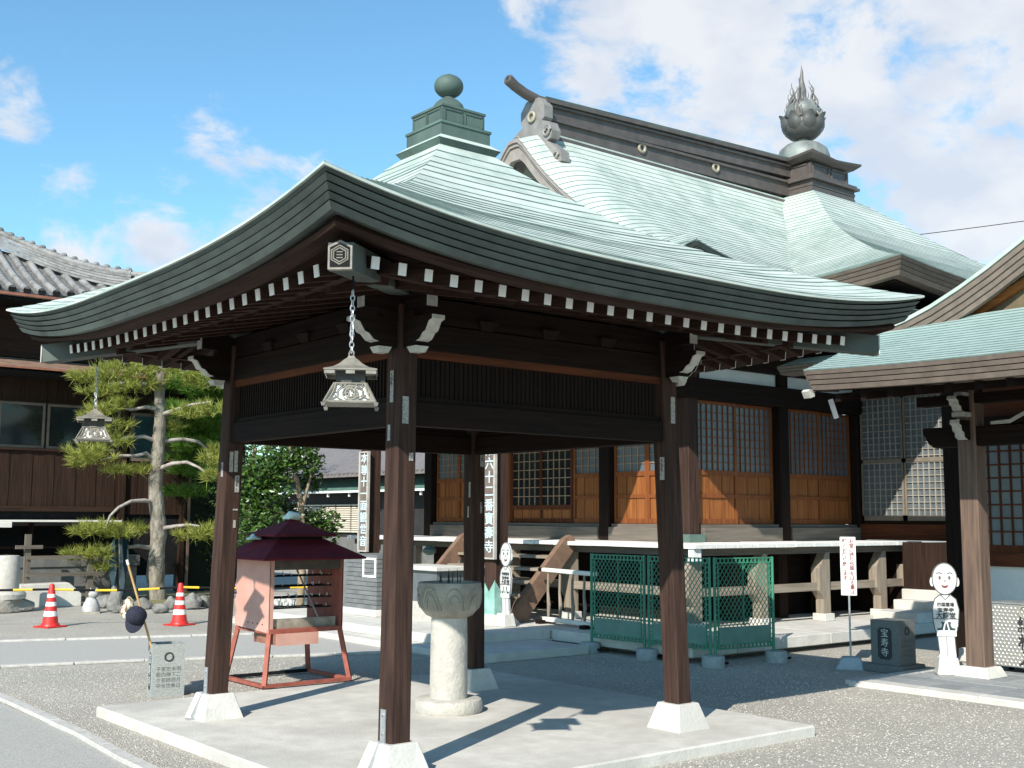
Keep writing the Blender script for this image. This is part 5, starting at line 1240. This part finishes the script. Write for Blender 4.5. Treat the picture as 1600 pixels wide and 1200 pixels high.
pth = [(EX-.3-.25*j, EY+.3+.25*j, tz(.3+.25*j, EX-.3-.25*j)+.37) for j in range(16)]; G().tube(pth, .075, 8).obj('hip_ridge_cap', TILE, ho, True, smooth=60)
for j in range(24):
    k0 = .35+.165*j; G().lathe([(.07,0),(.07,.03),(.045,.065),(.01,.075)], c=(EX-k0, EY+k0, tz(k0, EX-k0)+.42), n=10).obj('ridge_knob', TILE, ho, True)
g = G().prism([(-.16,0),(.16,0),(.20,.18),(.12,.42),(-.12,.42),(-.20,.18)], 'xz', -.05, .05); oo = g.obj('hip_end_ornament', TILE, ho); oo.location = (EX-.18-3.6, EY+.18-YH, 6.02); oo.rotation_euler = (0,0,R(45))
G().tube([(EX-.35,EY+.35,6.50),(EX-.12,EY+.12,6.47),(EX+.06,EY-.06,6.50)], .06, 10).obj('hip_tail_tile', TILE, ho, True)
H('roof_gutter', mat('copper_pipe', (.30,.12,.07)), -6, EY-.05, 5.72, EX-.2, EY+.01, 5.77); H('roof_soffit', BLACK, -6, EY+.06, 5.66, EX-.2, YH+3, 5.70)
G().add([(-6,EY+4.4,8.45),(EX-4.4,EY+4.4,8.45),(EX-4.4,EY+5.0,8.45),(-6,EY+5.0,8.45),(-6,EY+4.4,8.7),(EX-4.4,EY+4.4,8.7),(EX-4.4,EY+5.0,8.7),(-6,EY+5.0,8.7)],[(0,3,2,1),(4,5,6,7),(0,1,5,4),(1,2,6,5),(2,3,7,6),(3,0,4,7)]).obj('main_ridge', TILE, ho, True)
# lean-to shelf, rack and blocks in front of the house
t = thing('lean_to_shelf', 'pale plank lean-to roof over dark shelves against the timber house', 'lean-to', (1.0,15.4,0))
G().box(-5.0,-.35,1.50,2.15,.85,1.535).obj('roof_plank', wood('pale','x'), t); G().box(-.18,-.40,1.40,.10,-.36,1.50).obj('end_block', wood('pale','x'), t)
for zz in (.55,1.0): G().box(-5,.2,zz,2.1,.6,zz+.03).obj('shelf', wood('siding','x'), t)
for xx in (-.6,.7,2.05): G().box(xx,.55,0,xx+.08,.63,1.5).obj('shelf_post', wood('siding','z'), t)
t = thing('wooden_rack', 'weathered grey wooden rail rack standing before the timber house', 'rack', (1.3,14.6,0))
RKW = wood('rack','x')  # wood darkened for the shadow this corner lies in
for (xx, h) in ((-.02,1.28),(1.12,.92)): G().box(xx-.05,-.04,0,xx+.05,.04,h).obj('rack_post', wood('rack','z'), t)
for (a, b, z) in ((-.25,.22,1.05),(-.05,1.35,.86),(-.05,1.35,.55)): G().box(a,-.09,z-.03,b,-.045,z+.035).obj('rack_rail', RKW, t)
t = thing('low_concrete_wall', 'low grey concrete wall with coping behind the weathered rack', 'wall', (2.5,15.2,0))
CW = mat('dark_concrete', (.16,.16,.15), (.11,.11,.105), 4, .9, .2)
G().box(-1.4,-.10,0,1.0,.1,.66).obj('wall_panel', CW, t); G().box(-1.45,-.13,.66,1.05,.13,.86).obj('coping', CW, t, bevel=.01)
t = thing('concrete_block', 'pale concrete block with a sloped top lying by the rack', 'concrete block', (1.62,14.35,0), R(-8)); G().prism([(-.52,0),(.52,0),(.52,.22),(.30,.42),(-.52,.40)], 'xz', -.2, .2).obj('block', CONC, t, bevel=.01)
t = thing('stone_pillar', 'round grey stone pillar on a rough boulder base at the left edge', 'stone pillar', (.62,13.5,0))
G().lathe([(.24,.34),(.24,.36),(.22,.37),(.215,.92),(.20,.94),(.02,.95)], n=24).obj('pillar_shaft', STONE_L, t, smooth=40); G().lathe([(.33,.22),(.34,.30),(.30,.345),(.1,.35)], n=24).obj('pillar_base', STONE_L, t, smooth=40)
def rock(parent, loc, s, seed, m=ROCK):
    o = crumple('boulder', None, None, loc, s, m, seed)
    if parent: o.parent = parent
    return o
rock(t, (0,0,.09), (.40,.36,.20), 21, STONE)
for i, (px, py, w, h, lb) in enumerate(((160,950,26,22,'low dark garden rock beside the small white figure'),(180,958,22,42,'upright brown grey garden rock, tallest in the row'),(200,952,14,20,'small rounded rock right of the tallest garden rock'),(222,952,24,18,'flat garden rock under the hanging cap'),(250,958,22,16,'pale flat garden rock in front of the pine trunk'),(268,952,20,20,'dark garden rock just left of the second cone'),(300,952,26,26,'dark garden rock just right of the second cone'),(320,950,18,22,'garden rock half hidden by the left pavilion post'))):
    p = onZ(px, py); dpt = (p-CAM).dot(fw); o = crumple('garden_rock', lb, 'rock', (p.x, p.y, h*.30*dpt/F), (w*.55*dpt/F, w*.5*dpt/F, h*.62*dpt/F), ROCK, 40+i); o['group'] = 'rocks edging the pine bed'
# small white stone figure
p = onZ(142,958); t = thing('white_stone_figure', 'small white stone animal figure seated before the rocks', 'figurine', (p.x,p.y,0), R(-20))
WS = mat('white_stone', (.50,.50,.48), (.30,.30,.29), 10, .9, .4)
G().lathe([(.13,0),(.15,.05),(.13,.14),(.09,.22),(.07,.26)], n=14).obj('figure_body', WS, t, smooth=60)
G().lathe([(.02,.24),(.075,.27),(.085,.32),(.06,.37),(.02,.39)], c=(.03,-.02,0), n=12).obj('figure_head', WS, t, smooth=60)
for sx in (-1,1): G().tube([(sx*.04+.03,0,.36),(sx*.055+.03,0,.42)], [.022,.006], 6).obj('figure_ear', WS, t)
G().box(-.16,-.14,0,.14,.12,.03).obj('figure_base', STONE, t)
# tarp on a stake
p = onZ(205,950); t = thing('blue_tarp', 'dark blue green tarp hanging on a stake beside the pine', 'tarp', (p.x+.2,p.y+1.2,0))
rows = [[(-.16+.32*j/8+.02*math.sin(i+j*2), .05*math.sin(j*1.7+i*.4), .15+1.05*i/8) for j in range(9)] for i in range(9)]; G().grid(rows).obj('tarp_cloth', mat('tarp', (.02,.05,.065), (.012,.03,.04), 4, .6), t, smooth=60)
G().tube([(.05,.03,0),(-.02,.02,1.35)], .022, 8).obj('stake', wood('grey','z'), t)
t = struct(G().add([(onZ(px, py).x, onZ(px, py).y, .02) for px, py in ((150,948),(330,948),(340,930),(330,920),(200,925))], [(0,1,2,3,4)]).obj('garden_bed', mat('moss', (.16,.17,.06), (.22,.18,.11), 4, .95, .5, 20), raw=True))

# ------------------------------------------------------------------ trees
def needles(g, c, rx, rz, n, rr, ln=.15, up_=.5):
    for _ in range(n):
        a = rr.uniform(0, 6.283); q = math.sqrt(rr.random()); sh = Vector((c[0]+rx*q*math.cos(a), c[1]+rx*q*math.sin(a), c[2]+rz*(rr.uniform(-.6,.6))*(1-q*.6)))
        ax = Vector((math.cos(a)*q, math.sin(a)*q, up_+rr.uniform(0,.6))).normalized()
        for k in range(22):
            d = (ax*rr.uniform(.5,1.1) + Vector((rr.gauss(0,.55), rr.gauss(0,.55), rr.gauss(0,.45)))).normalized()*ln*rr.uniform(.7,1.2)
            b = sh + ax*rr.uniform(-.05,.06); s = d.cross(Vector((rr.random()-.5, rr.random()-.5, rr.random()-.5))).normalized()*.0075
            g.add([b-s, b+s, b+d], [(0,1,2)])
DP = 22.4
def pinepath(pts, dd=0): return [at(px, py, DP+dd+d) for px, py, d in pts]
pt = thing('pine_tree', 'trained garden pine with pale bark and cloud like needle pads on the left', 'pine tree', onZ(246,940))
TP = [(246,942,0),(243,905,0),(244,870,0),(248,835,0),(246,800,0),(242,765,0),(245,725,0),(248,690,0),(250,655,0),(249,615,0),(252,575,0),(256,535,0),(258,490,0),(256,450,.1)]
TR = [.185,.165,.155,.15,.14,.13,.125,.115,.105,.10,.09,.08,.06,.03]
tp2, tr2, rj = [], [], random.Random(4)
for i in range(len(TP)-1):
    for k in range(5):
        q = k/5; tp2.append(tuple(a+(b-a)*q for a, b in zip(TP[i], TP[i+1]))); tr2.append((TR[i]+(TR[i+1]-TR[i])*q)*rj.uniform(.92,1.08))
gt = G().tube(pinepath(tp2), tr2, 18)
gt.v = [tuple(c_+rj.uniform(-.009,.009) for c_ in v) for v in gt.v]
gt.obj('trunk', BARK, pt, True, smooth=70)
for i, br in enumerate(([(246,690,0),(225,682,-.2),(200,683,-.4),(180,690,-.5)],[(242,722,0),(228,708,-.2),(212,712,-.4),(185,712,-.6),(160,718,-.7)],[(243,785,0),(225,782,-.3),(205,783,-.5),(185,793,-.7),(172,806,-.8),(166,822,-.8)],
      [(240,857,0),(215,853,-.3),(190,856,-.5),(175,850,-.6),(160,862,-.7)],[(252,648,0),(275,640,-.2),(300,632,-.3),(330,628,-.4)],[(251,690,0),(285,686,.3),(310,690,.4),(322,700,.5),(326,715,.5)],[(249,732,0),(270,724,-.2),(292,722,-.4),(310,730,-.5),(328,742,-.6)],
      [(250,826,0),(275,822,-.2),(295,820,-.3),(312,822,-.4)],[(249,612,0),(225,600,-.2),(195,598,-.4),(165,600,-.6)],[(251,640,0),(228,636,-.2),(205,640,-.4),(180,636,-.5)],[(254,560,0),(285,560,-.2),(315,580,-.3)],[(256,520,0),(230,560,-.2),(205,575,-.4)])):
    n = len(br); G().tube(pinepath(br), [.045-.028*k/(n-1) for k in range(n)], 7).obj('branch', BARK_L, pt, True, smooth=60)
rr = random.Random(11); pads = [(135,592,.30,.12,-.6),(165,585,.38,.16,-.5),(205,580,.40,.18,-.4),(245,575,.42,.18,-.3),(285,590,.36,.16,-.3),(320,600,.30,.15,-.2),(150,612,.30,.12,-.7),(185,608,.34,.12,-.5),(225,604,.30,.12,-.3),
     (165,640,.32,.15,-.6),(195,632,.28,.14,-.5),(145,655,.22,.12,-.7),(180,668,.30,.13,-.5),(185,690,.24,.12,-.5),(135,705,.36,.18,-.8),(155,718,.30,.12,-.8),(125,722,.22,.12,-.8),(180,735,.22,.10,-.5),(225,735,.16,.08,-.2),
     (135,830,.28,.11,-.9),(160,828,.36,.15,-.8),(185,835,.24,.11,-.7),(125,868,.26,.10,-.9),(155,866,.32,.13,-.8),(162,886,.16,.09,-.8),(220,828,.22,.11,.4),(290,838,.20,.10,-.4),(315,832,.30,.13,-.5),(335,840,.26,.12,-.5),(330,720,.24,.12,-.3),(338,745,.24,.14,-.6),(345,705,.24,.15,.2),(300,645,.30,.14,-.3),(330,640,.30,.15,-.3),(275,668,.18,.08,.3)]
for (px, py, rx, rz, dd) in pads:
    g = G(); needles(g, at(px, py, DP+dd), rx*1.02, rz*1.6, int(25*rx/.3), rr, .19); g.obj('needle_pad', NEEDLE, pt, True, raw=True, kind='stuff')
# bright green pine behind
bp = thing('background_pine', 'bright green pine filling the gap behind the pale trunk', 'pine tree', (7.3,17.6,0)); c0 = at(312,700,26.5)
G().tube([(7.3,17.6,0),(7.25,17.7,2.0),tuple(at(315,650,26.5)),tuple(at(318,560,26.5))], [.14,.11,.07,.03], 8).obj('trunk', BARK, bp, True, smooth=60)
for (px, py, rx) in ((275,640,.45),(275,720,.4),(360,600,.6),(355,740,.6),(330,610,.6),(305,675,.6),(290,600,.55),(325,585,.6),(350,620,.6),(300,645,.55),(335,660,.6),(285,690,.5),(320,700,.6),(350,690,.5),(300,735,.5),(340,740,.6),(370,560,.6),(310,560,.5),(290,770,.4)):
    g = G(); needles(g, at(px, py, 24.2+rr.uniform(-.5,.5)), rx, rx*.42, int(105*rx/.5), rr, .19, .3); g.obj('needle_pad', NEEDLE_D, bp, True, raw=True, kind='stuff')
def leaves(g, c, r, n, rr, s=.05):
    for _ in range(n):
        v = Vector((rr.gauss(0,1), rr.gauss(0,1), rr.gauss(0,1))).normalized()*(rr.random()**.45); p = Vector(c)+Vector((v.x*r[0], v.y*r[1], v.z*r[2]))
        d = Vector((rr.gauss(0,1), rr.gauss(0,1), rr.gauss(0,.6)-.2)).normalized(); nrm = Vector((rr.gauss(0,.6)+v.x, rr.gauss(0,.6)+v.y, rr.gauss(0,.6)+.7+v.z*.5)); sd_ = d.cross(nrm).normalized(); q = s*rr.uniform(.7,1.25)
        g.add([p, p+d*q*.55+sd_*q*.30-nrm.normalized()*q*.08, p+d*q*1.2, p+d*q*.55-sd_*q*.30-nrm.normalized()*q*.08, p+d*q*.6], [(0,1,4),(1,2,4),(2,3,4),(3,0,4)])
DC = 19.0
cb = at(470,900,DC); cm = thing('camellia_tree', 'glossy broad leaved camellia tree behind the candle cabinet', 'tree', (cb.x,cb.y,0))
G().tube([(cb.x,cb.y,0), at(474,840,DC), at(470,790,DC), at(464,750,DC), at(455,715,DC), at(452,690,DC)], [.07,.06,.05,.042,.03,.012], 8).obj('trunk', TRUNK, cm, True, smooth=60)
G().tube([at(471,795,DC), at(480,765,DC), at(488,735,DC)], [.035,.028,.012], 7).obj('limb', TRUNK, cm, True); G().tube([at(464,752,DC), at(440,745,DC-.2), at(412,735,DC-.3)], [.03,.022,.012], 7).obj('limb', TRUNK, cm, True); G().tube([at(472,830,DC), at(440,800,DC-.3), at(405,790,DC-.5)], [.04,.03,.012], 7).obj('limb', TRUNK, cm, True)
for (px, py, rx, rz, dd, n) in ((450,708,.42,.30,0,420),(480,720,.30,.30,0,300),(430,735,.35,.25,-.2,300),(485,750,.22,.20,.3,160),(400,735,.42,.30,-.3,420),(385,770,.40,.32,-.4,420),(420,765,.40,.28,-.3,380),(405,805,.45,.30,-.5,420),(440,800,.35,.25,.2,260),(390,840,.40,.25,-.5,300),(425,835,.40,.22,-.3,260),(360,760,.35,.4,.3,260),(470,812,.42,.22,.2,320),(505,815,.32,.25,.3,260),(500,835,.35,.22,.3,240),(370,820,.35,.4,.2,240)):
    g = G(); leaves(g, at(px, py, DC+dd), (rx,rx,rz), int(n*1.7), rr, .075); g.obj('leaf_clump', LEAF, cm, True, raw=True, kind='stuff')
yt = thing('yellowing_tree', 'pale yellow green tree top behind the brown tiled storehouse', 'tree', (11.2,26.0,0)); G().tube([(11.2,26,0),(11.2,26,3),tuple(at(400,700,36))], [.2,.15,.05], 8).obj('trunk', TRUNK, yt, True)
for (px, py, r_) in ((385,700,.9),(410,690,.9),(440,685,.8),(395,670,1.0),(430,655,1.0)): 
    g = G(); leaves(g, at(px, py, 36), (r_,r_,r_*.7), 260, rr, .13); g.obj('leaf_clump', LEAF_Y, yt, True, raw=True, kind='stuff')
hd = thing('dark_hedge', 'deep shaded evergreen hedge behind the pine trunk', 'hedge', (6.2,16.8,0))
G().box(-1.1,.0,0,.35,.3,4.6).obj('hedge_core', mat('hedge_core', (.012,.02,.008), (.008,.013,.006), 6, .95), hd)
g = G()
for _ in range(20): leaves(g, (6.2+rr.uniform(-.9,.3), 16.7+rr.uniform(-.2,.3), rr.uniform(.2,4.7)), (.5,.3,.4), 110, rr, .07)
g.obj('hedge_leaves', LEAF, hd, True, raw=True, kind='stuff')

# ------------------------------------------------------------------ buildings beyond
sh_ = thing('storehouse', 'low storehouse with brown grey roof, green lower roof and beige louvred shutters', 'building', (14,26,0))
def S(name, m, x0,y0,z0,x1,y1,z1, par=None): return BX(name, m, par or sh_, x0,y0,z0,x1,y1,z1)
S('wall', mat('black_board_wall', (.025,.022,.022), (.015,.014,.014), 4, .8), 14.1,19.5,0,14.3,34,2.95)
G().add([(13.3,19.0,2.93),(13.3,34,2.93),(19,34,4.9),(19,19.0,4.9),(13.3,19,2.85),(13.3,34,2.85),(19,34,4.8),(19,19,4.8)], [(0,1,2,3),(7,6,5,4),(0,4,5,1),(1,5,6,2),(2,6,7,3),(3,7,4,0)]).obj('tiled_roof', ROOFGREY, sh_, True)
for i in range(60): G().tube([(13.28,19.1+.25*i,2.95),(13.34,19.1+.25*i,2.97)], .05, 6).obj('eave_tile', ROOFGREY, sh_, True)
G().add([(13.55,19.0,2.46),(13.55,34,2.46),(14.1,34,2.84),(14.1,19,2.84),(13.55,19,2.42),(13.55,34,2.42),(14.1,34,2.80),(14.1,19,2.80)], [(0,1,2,3),(7,6,5,4),(0,4,5,1),(1,5,6,2),(2,6,7,3),(3,7,4,0)]).obj('lower_roof', mat('green_sheet_roof', (.10,.19,.155), (.08,.15,.125), 4, .5), sh_, True)
S('gutter', WHITE, 13.47,19,2.38,13.55,34,2.44)
for i in range(8): S('gutter_bracket', WHITE, 13.55,20+1.3*i,2.26,13.61,20.05+1.3*i,2.38)
BEI = mat('beige_louvre', (.60,.54,.44), (.52,.47,.38), 6, .6)
for k in range(5):
    a = 23.6+.95*k; fr_ = S('shutter', BEI, 14.02,a,1.15,14.09,a+.9,1.20)
    S('shutter_frame', BEI, 14.02,a,1.98,14.09,a+.9,2.03,fr_); S('shutter_backing', BLACK, 14.07,a+.01,1.20,14.095,a+.89,1.98,fr_)
    for j in range(11): G().beam((14.03,a+.02,1.235+.068*j),(14.03,a+.88,1.235+.068*j),.05,.045,(.5,0,1)).obj('slat', BEI, fr_, True)
S('base_wall', mat('dark_concrete', (.16,.16,.15)), 13.9,19.5,0,14.1,34,1.0)
d2 = thing('distant_hall', 'distant white walled building with pale green roof seen between the pavilion posts', 'building', (17,22.5,0))
BX('wall', PLASTER, d2, 17,19.5,0,20,23.8,3.6); G().add([(15.8,18.9,3.75),(15.8,24.4,3.75),(19,24.4,5.6),(19,18.9,5.6),(15.8,18.9,3.55),(15.8,24.4,3.55),(19,24.4,5.4),(19,18.9,5.4)], [(0,1,2,3),(7,6,5,4),(0,4,5,1),(1,5,6,2),(2,6,7,3),(3,7,4,0)]).obj('roof', PATINA, d2, True); BX('dark_base', BLACK, d2, 16.9,19.5,0,16.99,23.8,2.2)
